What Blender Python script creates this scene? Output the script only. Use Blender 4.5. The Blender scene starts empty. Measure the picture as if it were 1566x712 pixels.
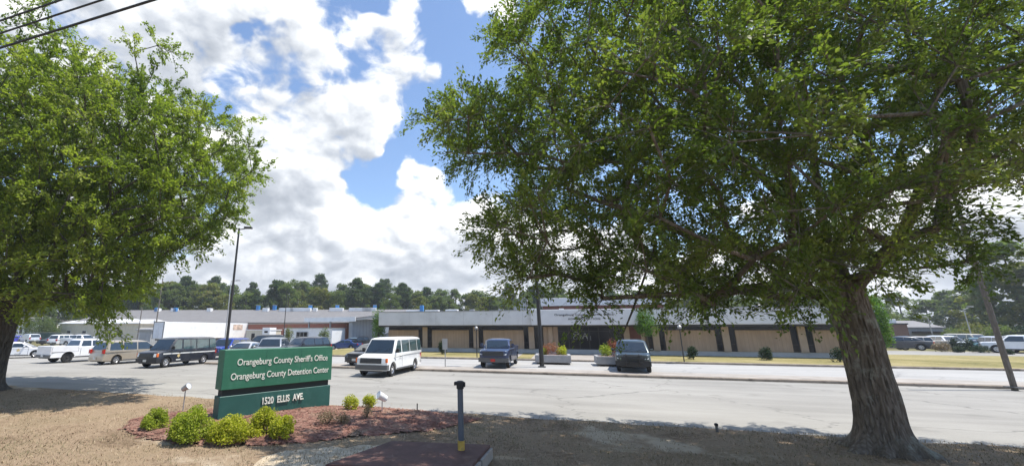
import bpy, bmesh, math, random
import numpy as np
from mathutils import Vector, Matrix, Euler, noise as mnoise
R = math.radians
scene = bpy.context.scene
C = scene.collection

# ------------------------------------------------------------------ camera
F, CX, CY, HOR, EYE = 623.0, 650.0, 356.0, 504.0, 2.55
PITCH = math.atan((HOR - CY) / F)
cd = bpy.data.cameras.new('camera'); cam = bpy.data.objects.new('camera', cd); C.objects.link(cam)
cam.location = (0, 0, EYE); cam.rotation_euler = (R(90) + PITCH, 0, 0)
cd.sensor_width = 36; cd.lens = F * 36 / 1566; cd.shift_x = (783 - CX) / 1566; cd.clip_end = 3000; cd.clip_start = .1
scene.camera = cam

def ray(u, v):
    x = (u - CX) / F; y = (CY - v) / F
    return np.array([x, math.cos(PITCH) - y * math.sin(PITCH), math.sin(PITCH) + y * math.cos(PITCH)])
def G(u, v, z=0.0):                                   # pixel -> point on the ground
    d = ray(u, v); k = (z - EYE) / d[2]
    return Vector((d[0] * k, d[1] * k, z))
def AT(u, v, Y):                                      # pixel -> point at forward distance Y
    d = ray(u, v); k = Y / d[1]
    return Vector((d[0] * k, Y, EYE + d[2] * k))
def proj(P):                                          # points (n,3) -> pixels, used to shape the crowns
    P = np.asarray(P, float) - [0, 0, EYE]
    dep = P[:, 1] * math.cos(PITCH) + P[:, 2] * math.sin(PITCH)
    up = -P[:, 1] * math.sin(PITCH) + P[:, 2] * math.cos(PITCH)
    dep = np.where(dep < .05, .05, dep)
    return CX + F * P[:, 0] / dep, CY - F * up / dep

# ------------------------------------------------------------------ sun, sky, exposure
SUN_AZ = np.array([0.9985, -0.055]); SUN_EL = R(66)
TOSUN = Vector((SUN_AZ[0] * math.cos(SUN_EL), SUN_AZ[1] * math.cos(SUN_EL), math.sin(SUN_EL)))
ld = bpy.data.lights.new('sun', 'SUN'); ld.energy = 3.15; ld.angle = R(.53); ld.color = (1, .95, .87)
sun = bpy.data.objects.new('sun', ld); C.objects.link(sun); sun.rotation_euler = (-TOSUN).to_track_quat('-Z', 'Y').to_euler()
scene.view_settings.view_transform = 'Standard'; scene.view_settings.look = 'None'
scene.view_settings.exposure = 1.0; scene.view_settings.gamma = 1; scene.view_settings.use_curve_mapping = False

class NB:                                             # small node helper
    def __init__(s, nt): s.nt = nt; s.n = nt.nodes; s.l = nt.links
    def new(s, t, **kw):
        n = s.n.new(t)
        for k, v in kw.items(): setattr(n, k, v)
        return n
    def put(s, sock, v):
        if v is None: return
        if isinstance(v, bpy.types.NodeSocket): s.l.new(v, sock)
        else: sock.default_value = v
    def math(s, op, a, b=None, c=None, clamp=False):
        n = s.new('ShaderNodeMath', operation=op, use_clamp=clamp)
        s.put(n.inputs[0], a); s.put(n.inputs[1], b); s.put(n.inputs[2], c); return n.outputs[0]
    def vec(s, op, a, b=None):
        n = s.new('ShaderNodeVectorMath', operation=op)
        s.put(n.inputs[0], a); s.put(n.inputs[1], b)
        return n.outputs['Value'] if op in ('DISTANCE', 'DOT_PRODUCT', 'LENGTH') else n.outputs[0]
    def noise(s, v, scale, det=4, rough=.55, dist=0):
        n = s.new('ShaderNodeTexNoise'); s.put(n.inputs['Vector'], v)
        n.inputs['Scale'].default_value = scale; n.inputs['Detail'].default_value = det
        n.inputs['Roughness'].default_value = rough; n.inputs['Distortion'].default_value = dist
        return n.outputs['Fac']
    def rng(s, v, a, b, c=0., d=1., smooth=True):
        n = s.new('ShaderNodeMapRange'); n.interpolation_type = 'SMOOTHSTEP' if smooth else 'LINEAR'
        s.put(n.inputs['Value'], v)
        for k, x in zip(('From Min', 'From Max', 'To Min', 'To Max'), (a, b, c, d)): n.inputs[k].default_value = x
        return n.outputs[0]
    def mix(s, f, a, b, blend='MIX'):
        n = s.new('ShaderNodeMix', data_type='RGBA', blend_type=blend)
        s.put(n.inputs[0], f); s.put(n.inputs[6], a); s.put(n.inputs[7], b); return n.outputs[2]
    def ramp(s, f, stops):
        n = s.new('ShaderNodeValToRGB'); s.put(n.inputs[0], f); e = n.color_ramp.elements
        while len(e) < len(stops): e.new(.5)
        for x, (p, c) in zip(e, stops): x.position = p; x.color = (*c, 1)
        return n.outputs[0]
    def comb(s, x, y, z):
        n = s.new('ShaderNodeCombineXYZ')
        for i, q in enumerate((x, y, z)): s.put(n.inputs[i], q)
        return n.outputs[0]

def dirpx(u, v):
    d = ray(u, v); return d / np.linalg.norm(d)
w = bpy.data.worlds.new('World'); scene.world = w; w.use_nodes = True
nb = NB(w.node_tree); w.node_tree.nodes.clear()
# cloud field as a node group: direction -> density
grp = bpy.data.node_groups.new('cloud_field', 'ShaderNodeTree')
grp.interface.new_socket('Vector', in_out='INPUT', socket_type='NodeSocketVector')
grp.interface.new_socket('Fac', in_out='OUTPUT', socket_type='NodeSocketFloat'); grp.interface.new_socket('Soft', in_out='OUTPUT', socket_type='NodeSocketFloat')
g = NB(grp); gi = g.new('NodeGroupInput'); go = g.new('NodeGroupOutput'); V = gi.outputs[0]
capped = False
BLOBS = [  # (u, v, radius px, weight): heaps of cloud and gaps of blue in their directions
    (300, 60, 150, .6), (440, 60, 110, .5), (540, 70, 110, .6), (625, 60, 60, .5), (668, 95, 34, .5), (430, 160, 130, .55), (560, 150, 80, .45), (560, 195, 40, .5), (330, 200, 120, .5),
    (470, 250, 110, .45), (500, 300, 70, .4), (640, 290, 55, .6), (700, 310, 50, .6), (600, 330, 60, .5), (620, 390, 130, .55), (420, 360, 120, .5), (760, 390, 80, .5), (880, 400, 90, .35), (745, 22, 38, .5), (790, 72, 30, .5), (830, 50, 30, .3),
    (1490, 390, 100, .6), (1150, 60, 90, .2), (745, 270, 22, .4), (150, 100, 160, .3), (345, 150, 60, .3),
    (690, 170, 55, -.9), (735, 120, 45, -.8), (655, 215, 42, -.75), (605, 235, 30, -.7), (568, 264, 38, -.8), (535, 262, 26, -.5), (715, 225, 45, -.8), (690, 25, 34, -.7), (399, 48, 26, -.7), (560, 8, 24, -.4), (770, 215, 50, -.6), (690, 62, 34, -.7), (720, 255, 40, -.6), (815, 120, 60, -.5), (1000, 100, 90, -.3)]
acc = None
wv = g.new('ShaderNodeTexNoise'); g.put(wv.inputs['Vector'], V); wv.inputs['Scale'].default_value = 7; wv.inputs['Detail'].default_value = 4
VW = g.vec('ADD', V, g.vec('MULTIPLY', g.vec('SUBTRACT', wv.outputs['Color'], (.5, .5, .5)), (.20, .20, .16)))
for (u, v, r, wt) in sorted(BLOBS, key=lambda q: -q[3]):
    if wt < 0 and not capped: acc = g.math('MINIMUM', acc, .42); capped = True
    d0 = dirpx(u, v); rr = r / 800.0
    dist = g.vec('DISTANCE', VW, tuple(d0))
    q = g.math('MULTIPLY', dist, 1 / rr); q = g.math('MULTIPLY', q, q); q = g.math('MULTIPLY', q, -.8)
    e = g.math('EXPONENT', q); acc = g.math('MULTIPLY_ADD', e, wt, acc if acc is not None else 0.0)
Vs = g.vec('MULTIPLY', V, (1, 1, 1.5))
n1 = g.noise(Vs, 4.0, 3, .5, .2)
n2 = g.noise(Vs, 13, 7, .58, .35)
vo = g.new('ShaderNodeTexVoronoi', feature='SMOOTH_F1'); wob = g.new('ShaderNodeTexNoise'); g.put(wob.inputs['Vector'], Vs); wob.inputs['Scale'].default_value = 11; wob.inputs['Detail'].default_value = 5
off = g.vec('MULTIPLY', g.vec('SUBTRACT', wob.outputs['Color'], (.5, .5, .5)), (.13, .13, .13))
g.put(vo.inputs['Vector'], g.vec('ADD', Vs, off)); vo.inputs['Scale'].default_value = 10; vo.inputs['Smoothness'].default_value = .6
f = g.math('MULTIPLY_ADD', g.math('SUBTRACT', n1, .5), 1.1, acc)
n3 = g.noise(Vs, 7.5, 3, .5, .6); soft = g.math('MULTIPLY_ADD', g.math('SUBTRACT', n3, .5), 1.0, f)
f = g.math('MULTIPLY_ADD', g.math('SUBTRACT', n2, .5), .74, f)
f = g.math('MULTIPLY_ADD', g.math('SUBTRACT', .40, vo.outputs['Distance']), .40, f)
grp.links.new(f, go.inputs[0]); grp.links.new(soft, go.inputs[1])
tc = nb.new('ShaderNodeTexCoord'); D = tc.outputs['Generated']
def field(v):
    n = nb.new('ShaderNodeGroup'); n.node_tree = grp; nb.put(n.inputs[0], v); return n.outputs
f0, g0 = field(D)
dl = np.array([.45, -.05, .89]); dl /= np.linalg.norm(dl)
f1, g1 = field(nb.vec('ADD', D, tuple(dl * .10)))
f2, g2 = field(nb.vec('ADD', D, tuple(dl * .02)))
sep = nb.new('ShaderNodeSeparateXYZ'); nb.put(sep.inputs[0], D)
hz = nb.math('ADD', nb.rng(sep.outputs[2], 0., .42, .30, .0), nb.rng(sep.outputs[2], .02, .16, .7, .0))          # clouds crowd together low down
alpha = nb.rng(nb.math('ADD', f0, hz), .13, .36)
core = nb.rng(g0, .22, .85); s1 = nb.math('SUBTRACT', g0, g1); s2 = nb.math('SUBTRACT', f0, f2)
lit = nb.math('MULTIPLY_ADD', s1, 1.0, .65)
lit = nb.math('MULTIPLY_ADD', s2, 1.2, lit)
lit = nb.math('MULTIPLY_ADD', core, -.46, lit)
lit = nb.rng(lit, .05, .95, 0, 1, False)
ccol = nb.ramp(lit, [(0, (.32, .35, .395)), (.35, (.445, .475, .525)), (.60, (.61, .635, .67)), (.92, (.93, .93, .92))])
sky = nb.new('ShaderNodeTexSky', sky_type='NISHITA'); sky.sun_disc = False
sky.sun_elevation = SUN_EL; sky.sun_rotation = math.atan2(SUN_AZ[0], SUN_AZ[1]); sky.air_density = 1.0; sky.dust_density = .3; sky.ozone_density = 2.5
b1 = nb.new('ShaderNodeBackground'); nb.put(b1.inputs[0], sky.outputs[0]); b1.inputs[1].default_value = .115
b2 = nb.new('ShaderNodeBackground'); nb.put(b2.inputs[0], ccol); b2.inputs[1].default_value = .76
mx = nb.new('ShaderNodeMixShader'); nb.put(mx.inputs[0], alpha); nb.l.new(b1.outputs[0], mx.inputs[1]); nb.l.new(b2.outputs[0], mx.inputs[2])
wo = nb.new('ShaderNodeOutputWorld'); nb.l.new(mx.outputs[0], wo.inputs[0])
scene.cycles.max_bounces = 6; scene.cycles.diffuse_bounces = 3; scene.cycles.glossy_bounces = 3; scene.cycles.transmission_bounces = 3; scene.cycles.transparent_max_bounces = 6

# ------------------------------------------------------------------ materials
def material(name):
    m = bpy.data.materials.new(name); m.use_nodes = True
    b = NB(m.node_tree); p = m.node_tree.nodes['Principled BSDF']; return m, b, p
def simple(name, col, rough=.6, metal=0., var=.12, vs=3., bump=0., bs=30., spec=.5, coat=0., dirt=None):
    m, b, p = material(name); t = b.new('ShaderNodeTexCoord').outputs['Object']
    n = b.noise(t, vs, 5, .6); k = b.rng(n, .3, .7, 1 - var, 1 + var, False)
    c = b.vec('MULTIPLY', tuple(col), b.comb(k, k, k))
    if dirt:
        c = b.mix(b.rng(b.noise(t, dirt[1], 6, .65), .5, .72, 0, dirt[2]), c, (*dirt[0], 1))
    b.put(p.inputs['Base Color'], c); p.inputs['Roughness'].default_value = rough; p.inputs['Metallic'].default_value = metal
    p.inputs['Specular IOR Level'].default_value = spec; p.inputs['Coat Weight'].default_value = coat; p.inputs['Coat Roughness'].default_value = .05
    if bump:
        bn = b.new('ShaderNodeBump'); bn.inputs['Strength'].default_value = bump; bn.inputs['Distance'].default_value = .02
        b.put(bn.inputs['Height'], b.noise(t, bs, 6, .6)); b.l.new(bn.outputs[0], p.inputs['Normal'])
    return m
def paint(name, col, metal=.0, rough=.32):
    return simple(name, col, rough, metal, .05, 1.5, 0, 1, .5, .6, dirt=((.3, .27, .22), 2.2, .12))
def leafmat(name, dark, mid, light, trans=.35):
    m, b, p = material(name); at = b.new('ShaderNodeAttribute', attribute_name='tone')
    oi = b.new('ShaderNodeObjectInfo'); k = b.math('MULTIPLY_ADD', b.math('SUBTRACT', oi.outputs['Random'], .5), .22, at.outputs['Fac'])
    c = b.ramp(k, [(0, dark), (.5, mid), (1, light)])
    b.put(p.inputs['Base Color'], c); p.inputs['Roughness'].default_value = .55; p.inputs['Specular IOR Level'].default_value = .22
    tr = b.new('ShaderNodeBsdfTranslucent'); b.put(tr.inputs[0], b.vec('MULTIPLY', c, (1.0, 1.2, .45)))
    ms = b.new('ShaderNodeMixShader'); ms.inputs[0].default_value = trans
    b.l.new(p.outputs[0], ms.inputs[1]); b.l.new(tr.outputs[0], ms.inputs[2])
    b.l.new(ms.outputs[0], b.n['Material Output'].inputs[0]); return m
def barkmat(name, c1, c2, c3, vs=1., lichen=0.):
    m, b, p = material(name); t = b.new('ShaderNodeTexCoord').outputs['Object']
    wob = b.new('ShaderNodeTexNoise'); b.put(wob.inputs['Vector'], t); wob.inputs['Scale'].default_value = 3; wob.inputs['Detail'].default_value = 4
    tw = b.vec('ADD', t, b.vec('MULTIPLY', b.vec('SUBTRACT', wob.outputs['Color'], (.5, .5, .5)), (.12, .12, .12)))
    st = b.vec('MULTIPLY', tw, (8 * vs, 8 * vs, .95 * vs)); n = b.noise(st, 2.2, 7, .65, .4); big = b.noise(t, 1.3, 4)
    vo = b.new('ShaderNodeTexVoronoi', feature='DISTANCE_TO_EDGE'); b.put(vo.inputs['Vector'], st); vo.inputs['Scale'].default_value = 1.7
    pl = b.rng(vo.outputs['Distance'], .0, .3)
    h = b.math('MULTIPLY_ADD', pl, .22, b.math('MULTIPLY', n, .9))
    c = b.ramp(h, [(.25, c1), (.55, c2), (.9, c3)]); c = b.mix(b.rng(big, .45, .65, 0, .55), c, (c2[0] * .75, c2[1] * .8, c2[2] * .8, 1))
    if lichen: c = b.mix(b.math('MULTIPLY', b.rng(b.noise(t, 2.1, 6, .7), .52, .66), lichen), c, (.34, .35, .29, 1))
    b.put(p.inputs['Base Color'], c); p.inputs['Roughness'].default_value = .9; p.inputs['Specular IOR Level'].default_value = .2
    bn = b.new('ShaderNodeBump'); bn.inputs['Strength'].default_value = 1.; bn.inputs['Distance'].default_value = .06
    b.put(bn.inputs['Height'], h); b.l.new(bn.outputs[0], p.inputs['Normal']); return m
def groundmat(name, cols, scale=.35, fine=9., bump=.5, patches=None):
    m, b, p = material(name); t = b.new('ShaderNodeTexCoord').outputs['Object']
    a = b.noise(t, scale, 6, .62, .6); f = b.noise(t, fine, 6, .7); ff = b.noise(t, fine * 6, 3, .7)
    k = b.math('ADD', b.math('MULTIPLY', a, .62), b.math('MULTIPLY', f, .38))
    c = b.ramp(k, [(.36 + .28 * i / max(1, len(cols) - 1), x) for i, x in enumerate(cols)])
    v = b.rng(ff, .3, .7, .72, 1.25, False); c = b.vec('MULTIPLY', c, b.comb(v, v, v))
    if patches: c = b.mix(b.rng(b.noise(t, patches[1], 5, .6, .4), patches[2], patches[2] + .09, 0, patches[3]), c, (*patches[0], 1))
    b.put(p.inputs['Base Color'], c); p.inputs['Roughness'].default_value = .95; p.inputs['Specular IOR Level'].default_value = .15
    bn = b.new('ShaderNodeBump'); bn.inputs['Strength'].default_value = bump; bn.inputs['Distance'].default_value = .05
    b.put(bn.inputs['Height'], b.math('ADD', f, ff)); b.l.new(bn.outputs[0], p.inputs['Normal']); return m
def asphaltmat(name, c0, c1, ang):
    m, b, p = material(name); t = b.new('ShaderNodeTexCoord').outputs['Object']
    mp = b.new('ShaderNodeMapping'); b.put(mp.inputs[0], t); mp.inputs['Rotation'].default_value = (0, 0, -ang)
    st = b.vec('MULTIPLY', mp.outputs[0], (.10, .9, 1)); a = b.noise(st, 1.1, 6, .6, .3); big = b.noise(t, .16, 5, .6)
    f = b.noise(t, 40, 4, .7)
    k = b.math('ADD', b.math('MULTIPLY', a, .5), b.math('MULTIPLY', big, .5))
    c = b.ramp(k, [(.36, c0), (.62, c1)]); v = b.rng(f, .3, .7, .86, 1.12, False); c = b.vec('MULTIPLY', c, b.comb(v, v, v))
    vo = b.new('ShaderNodeTexVoronoi', feature='DISTANCE_TO_EDGE'); b.put(vo.inputs['Vector'], b.vec('ADD', t, b.comb(b.math('MULTIPLY', a, 3.), b.math('MULTIPLY', big, 3.), 0.))); vo.inputs['Scale'].default_value = .13
    cr = b.rng(vo.outputs['Distance'], .0, .007, .55, 0); c = b.mix(cr, c, (c0[0] * .45, c0[1] * .45, c0[2] * .45, 1))
    oil = b.rng(b.noise(t, .55, 3, .5), .62, .74, 0, .35); c = b.mix(oil, c, (c0[0] * .6, c0[1] * .6, c0[2] * .58, 1))
    b.put(p.inputs['Base Color'], c); p.inputs['Roughness'].default_value = .88; p.inputs['Specular IOR Level'].default_value = .25
    bn = b.new('ShaderNodeBump'); bn.inputs['Strength'].default_value = .25; bn.inputs['Distance'].default_value = .01
    b.put(bn.inputs['Height'], f); b.l.new(bn.outputs[0], p.inputs['Normal']); return m
def groovemat(name, col, freq, axis, depth=.3, rough=.6, dark=.78, metal=0.):
    m, b, p = material(name); t = b.new('ShaderNodeTexCoord').outputs['Object']
    sp = b.new('ShaderNodeSeparateXYZ'); b.put(sp.inputs[0], t); fr = b.math('FRACT', b.math('MULTIPLY', sp.outputs[axis], freq))
    gr = b.rng(b.math('ABSOLUTE', b.math('SUBTRACT', fr, .5)), .0, .10)
    n = b.rng(b.noise(t, .7, 5, .6), .3, .7, .88, 1.1, False); st = b.rng(b.noise(b.vec('MULTIPLY', t, (3, 3, .3)), 1.4, 5, .6), .35, .7, 1.05, .88, False)
    k = b.math('MULTIPLY', n, st); c = b.vec('MULTIPLY', tuple(col), b.comb(k, k, k)); c = b.mix(gr, (col[0] * dark, col[1] * dark, col[2] * dark, 1), c)
    b.put(p.inputs['Base Color'], c); p.inputs['Roughness'].default_value = rough; p.inputs['Metallic'].default_value = metal
    bn = b.new('ShaderNodeBump'); bn.inputs['Strength'].default_value = depth; bn.inputs['Distance'].default_value = .03
    b.put(bn.inputs['Height'], gr); b.l.new(bn.outputs[0], p.inputs['Normal']); return m
def brickmat(name, c1, c2, mortar):
    m, b, p = material(name); t = b.new('ShaderNodeTexCoord').outputs['Object']
    sp = b.new('ShaderNodeSeparateXYZ'); b.put(sp.inputs[0], t); br = b.new('ShaderNodeTexBrick')
    b.put(br.inputs['Vector'], b.comb(b.math('ADD', sp.outputs[0], sp.outputs[1]), sp.outputs[2], 0.))
    for k, v in zip(('Color1', 'Color2', 'Mortar'), (c1, c2, mortar)): br.inputs[k].default_value = (*v, 1)
    br.inputs['Scale'].default_value = 4; br.inputs['Mortar Size'].default_value = .018
    b.put(p.inputs['Base Color'], br.outputs[0]); p.inputs['Roughness'].default_value = .85; return m
M = {}
ANG = R(-17.5)
M['lot'] = asphaltmat('worn_asphalt', (.25, .238, .215), (.355, .34, .308), ANG)
M['lane'] = asphaltmat('pale_asphalt', (.32, .313, .298), (.42, .41, .39), ANG)
M['concrete'] = simple('concrete', (.35, .315, .275), .85, 0, .18, 1.2, .3, 40, dirt=((.2, .17, .14), 1.1, .5))
M['kerb'] = simple('kerb_concrete', (.27, .225, .18), .9, 0, .25, 1.8, .3, 40, dirt=((.085, .068, .055), 1.6, .8))
M['dry'] = groundmat('dry_verge_grass', [(.16, .115, .068), (.255, .18, .115), (.355, .26, .17), (.275, .205, .125), (.44, .345, .24)], .5, 8, .7, ((.58, .48, .35), .30, .56, .8))
M['lawn'] = groundmat('tired_lawn', [(.13, .125, .045), (.24, .21, .085), (.33, .28, .13), (.36, .30, .17)], .22, 4, .5)
M['dirt'] = groundmat('pale_dirt', [(.34, .27, .17), (.44, .36, .24), (.5, .42, .30)], .2, 4, .4)
M['far'] = groundmat('far_ground', [(.10, .10, .04), (.18, .16, .07), (.26, .22, .11)], .06, 1, .3)
M['mulch'] = groundmat('red_mulch', [(.21, .105, .078), (.33, .165, .125), (.41, .235, .175), (.46, .33, .245)], 1.6, 14, .9, ((.33, .25, .17), .9, .58, .7))
M['white'] = simple('white_paint', (.78, .78, .77), .5, 0, .05, .8, dirt=((.45, .42, .37), .6, .3))
M['fascia'] = simple('grey_fascia', (.64, .64, .65), .55, .0, .09, .5, dirt=((.36, .35, .34), .45, .4))
M['panel'] = groovemat('tan_wall_panel', (.41, .295, .205), 3.3, 0, .35, .8, .82)
M['pillar'] = simple('tan_pillar', (.43, .325, .235), .8, 0, .1, 2)
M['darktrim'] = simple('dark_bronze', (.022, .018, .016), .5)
M['redband'] = simple('red_brown_band', (.16, .06, .045), .7)
M['winglass'] = simple('dark_window_glass', (.010, .010, .012), .12, 0, .3, .6, 0, 1, .22)
M['found'] = simple('foundation_concrete', (.46, .46, .455), .85, 0, .12, 1)
M['brick'] = brickmat('red_brick', (.30, .085, .05), (.24, .065, .04), (.32, .25, .2))
M['brownbrick'] = brickmat('brown_brick', (.20, .10, .065), (.16, .08, .055), (.22, .17, .14))
M['greyroof'] = groovemat('grey_metal_roof', (.20, .19, .185), 1.6, 0, .4, .6, .8)
M['cream'] = groovemat('cream_metal_siding', (.62, .56, .44), 3., 0, .3, .6, .85)
M['greysiding'] = groovemat('grey_metal_siding', (.33, .34, .345), 2.2, 1, .5, .55, .65)
M['whitesiding'] = groovemat('white_metal_siding', (.78, .78, .77), 1.2, 0, .25, .5, .9)
M['greenA'] = simple('sign_green', (.024, .135, .078), .5, 0, .12, 1.3, dirt=((.07, .2, .14), 2.4, .45))
M['greenB'] = simple('sign_dark_green', (.016, .085, .072), .5, 0, .1, 2.5, dirt=((.05, .13, .11), 3., .35))
M['signgap'] = simple('sign_recess', (.012, .022, .02), .7)
M['signletter'] = simple('letter_cream', (.74, .74, .66), .5)
M['letterblack'] = simple('letter_black', (.02, .02, .02), .5)
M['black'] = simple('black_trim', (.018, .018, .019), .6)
M['rubber'] = simple('tyre_rubber', (.016, .016, .016), .85)
M['alloy'] = simple('wheel_alloy', (.55, .55, .56), .3, .8, .05)
M['chrome'] = simple('chrome', (.6, .6, .6), .18, 1., .03)
M['bumpergrey'] = simple('grey_bumper', (.10, .10, .10), .5)
M['autoglass'] = simple('car_glass', (.012, .020, .023), .03, 0, .3, 1, 0, 1, .9, 1.)
M['clearish'] = simple('pale_car_glass', (.045, .085, .088), .03, 0, .35, 2, 0, 1, .9, 1.)
M['headlamp'] = simple('headlamp_lens', (.72, .74, .75), .1, 0, .1, 8, 0, 1, .7)
M['amber'] = simple('amber_lens', (.75, .16, .02), .2)
M['red'] = simple('red_lens', (.45, .02, .015), .2)
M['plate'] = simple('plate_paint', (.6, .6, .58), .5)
M['steel'] = simple('galvanised_steel', (.38, .38, .38), .45, .5, .1, 4)
M['polebrown'] = simple('dark_bronze_pole', (.03, .028, .027), .45, .2)
M['wood'] = barkmat('weathered_pole_wood', (.10, .085, .07), (.17, .145, .12), (.24, .21, .18))
M['maroon'] = simple('maroon_stained_concrete', (.105, .050, .040), .85, 0, .35, 2.2, .5, 30, dirt=((.20, .13, .10), 2.6, .6))
M['pipe'] = simple('slate_pipe_paint', (.075, .095, .12), .45, 0, .1, 6, dirt=((.16, .15, .13), 5, .4))
M['yellow'] = simple('worn_yellow_paint', (.50, .33, .06), .6, 0, .25, 8, dirt=((.16, .12, .08), 9, .8))
M['blue'] = simple('blue_vent_paint', (.05, .22, .50), .5)
M['cable'] = simple('cable_black', (.012, .012, .012), .6)
M['planter'] = simple('planter_concrete', (.34, .335, .335), .85, 0, .15, 2)
M['chain'] = simple('green_fence_screen', (.02, .06, .045), .8)
M['barkA'] = barkmat('oak_bark', (.085, .068, .053), (.175, .142, .11), (.29, .25, .20), lichen=.6)
M['barkB'] = barkmat('grey_bark', (.05, .042, .034), (.10, .085, .068), (.16, .14, .115))
M['leafR'] = leafmat('oak_leaf', (.055, .084, .020), (.145, .195, .045), (.30, .325, .10), .50)
M['leafL'] = leafmat('maple_leaf', (.12, .165, .030), (.275, .325, .062), (.45, .46, .12), .56)
M['leafW'] = leafmat('wood_leaf', (.075, .108, .034), (.145, .185, .062), (.23, .235, .09), .5)
M['leafY'] = leafmat('yellowing_leaf', (.095, .115, .034), (.185, .19, .055), (.28, .24, .075), .48)
M['leafP'] = leafmat('pine_needle', (.046, .076, .03), (.088, .128, .05), (.14, .165, .07), .42)
M['leafbright'] = leafmat('bright_leaf', (.055, .12, .02), (.12, .23, .03), (.22, .33, .06), .35)
M['leafshrub'] = leafmat('golden_shrub_leaf', (.22, .24, .028), (.46, .46, .045), (.66, .60, .09), .45)
M['leafgreen'] = leafmat('green_shrub_leaf', (.14, .19, .026), (.33, .38, .045), (.52, .52, .075), .45)
M['leafdark'] = leafmat('dark_shrub_leaf', (.012, .032, .010), (.026, .055, .016), (.06, .09, .03), .15)
M['twig'] = leafmat('dry_twig_leaf', (.16, .12, .07), (.27, .20, .12), (.36, .27, .16), .15)
M['bloom'] = leafmat('red_flower_petal', (.22, .05, .03), (.34, .12, .06), (.42, .24, .12), .2)

# ------------------------------------------------------------------ mesh helpers
class MB:
    def __init__(s): s.v = []; s.f = []
    def add(s, vs, fs):
        o = len(s.v); s.v += [tuple(x) for x in vs]; s.f += [tuple(i + o for i in f) for f in fs]; return s
    def box(s, x0, x1, y0, y1, z0, z1):
        return s.add([(x0, y0, z0), (x1, y0, z0), (x1, y1, z0), (x0, y1, z0), (x0, y0, z1), (x1, y0, z1), (x1, y1, z1), (x0, y1, z1)],
                     [(3, 2, 1, 0), (4, 5, 6, 7), (0, 1, 5, 4), (1, 2, 6, 5), (2, 3, 7, 6), (3, 0, 4, 7)])
    def prism(s, quad, nrm, th):                       # polygon extruded along nrm
        n = Vector(nrm).normalized() * th; q = [Vector(p) for p in quad]; k = len(q)
        return s.add(q + [p + n for p in q], [tuple(range(k - 1, -1, -1)), tuple(range(k, 2 * k))] + [(i, (i + 1) % k, (i + 1) % k + k, i + k) for i in range(k)])
    def tube(s, pts, rad, seg=8, cap=True):
        pts = [Vector(p) for p in pts]; n = len(pts); rad = rad if hasattr(rad, '__len__') else [rad] * n
        t0 = (pts[1] - pts[0]).normalized(); a = t0.orthogonal().normalized(); o = len(s.v)
        for i, p in enumerate(pts):
            t = (pts[min(i + 1, n - 1)] - pts[max(i - 1, 0)]).normalized(); a = (a - t * a.dot(t))
            a = a.normalized() if a.length > 1e-6 else t.orthogonal().normalized(); b = t.cross(a)
            for k in range(seg):
                q = 2 * math.pi * k / seg; s.v.append(tuple(p + (a * math.cos(q) + b * math.sin(q)) * rad[i]))
        for i in range(n - 1):
            for k in range(seg): s.f.append((o + i * seg + k, o + i * seg + (k + 1) % seg, o + (i + 1) * seg + (k + 1) % seg, o + (i + 1) * seg + k))
        if cap: s.f.append(tuple(o + k for k in range(seg - 1, -1, -1))); s.f.append(tuple(o + (n - 1) * seg + k for k in range(seg)))
        return s
    def lathe(s, prof, c=(0, 0, 0), axis='z', seg=20):
        o = len(s.v); n = len(prof)
        for r, h in prof:
            for k in range(seg):
                q = 2 * math.pi * k / seg; x, y = r * math.cos(q), r * math.sin(q)
                p = (x, y, h) if axis == 'z' else (x, h, y)
                s.v.append((p[0] + c[0], p[1] + c[1], p[2] + c[2]))
        for i in range(n - 1):
            for k in range(seg): s.f.append((o + i * seg + k, o + i * seg + (k + 1) % seg, o + (i + 1) * seg + (k + 1) % seg, o + (i + 1) * seg + k))
        s.f.append(tuple(o + k for k in range(seg - 1, -1, -1))); s.f.append(tuple(o + (n - 1) * seg + k for k in range(seg))); return s
    def build(s, name, mat, parent=None, bevel=0., smooth=False, seg=1):
        me = bpy.data.meshes.new(name); me.from_pydata(s.v, [], s.f); me.update()
        bm = bmesh.new(); bm.from_mesh(me); bmesh.ops.recalc_face_normals(bm, faces=bm.faces)
        if bevel: bmesh.ops.bevel(bm, geom=[e for e in bm.edges if e.is_manifold and e.calc_face_angle(0) > .5], offset=bevel, segments=seg, affect='EDGES', profile=.6, clamp_overlap=True)
        bm.to_mesh(me); bm.free()
        if smooth:
            me.polygons.foreach_set('use_smooth', [True] * len(me.polygons))
            try: me.set_sharp_from_angle(angle=R(38))
            except Exception: pass
        me.materials.append(mat); o = bpy.data.objects.new(name, me); C.objects.link(o)
        if parent: o.parent = parent
        return o
def tag(o, label, cat, group=None, kind=None):
    if label: o['label'] = label
    if cat: o['category'] = cat
    if group: o['group'] = group
    if kind: o['kind'] = kind
    return o
def empty(name, loc, rz, label, cat, group=None):
    o = bpy.data.objects.new(name, None); C.objects.link(o); o.location = loc; o.rotation_euler = (0, 0, rz); o.empty_display_size = .3
    return tag(o, label, cat, group)
SA = np.array([math.cos(ANG), math.sin(ANG)]); TA = np.array([-math.sin(ANG), math.cos(ANG)])
def ST(s, t, z=0.): return Vector((s * SA[0] + t * TA[0], s * SA[1] + t * TA[1], z))
def toST(P): return float(P[0] * SA[0] + P[1] * SA[1]), float(P[0] * TA[0] + P[1] * TA[1])
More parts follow.
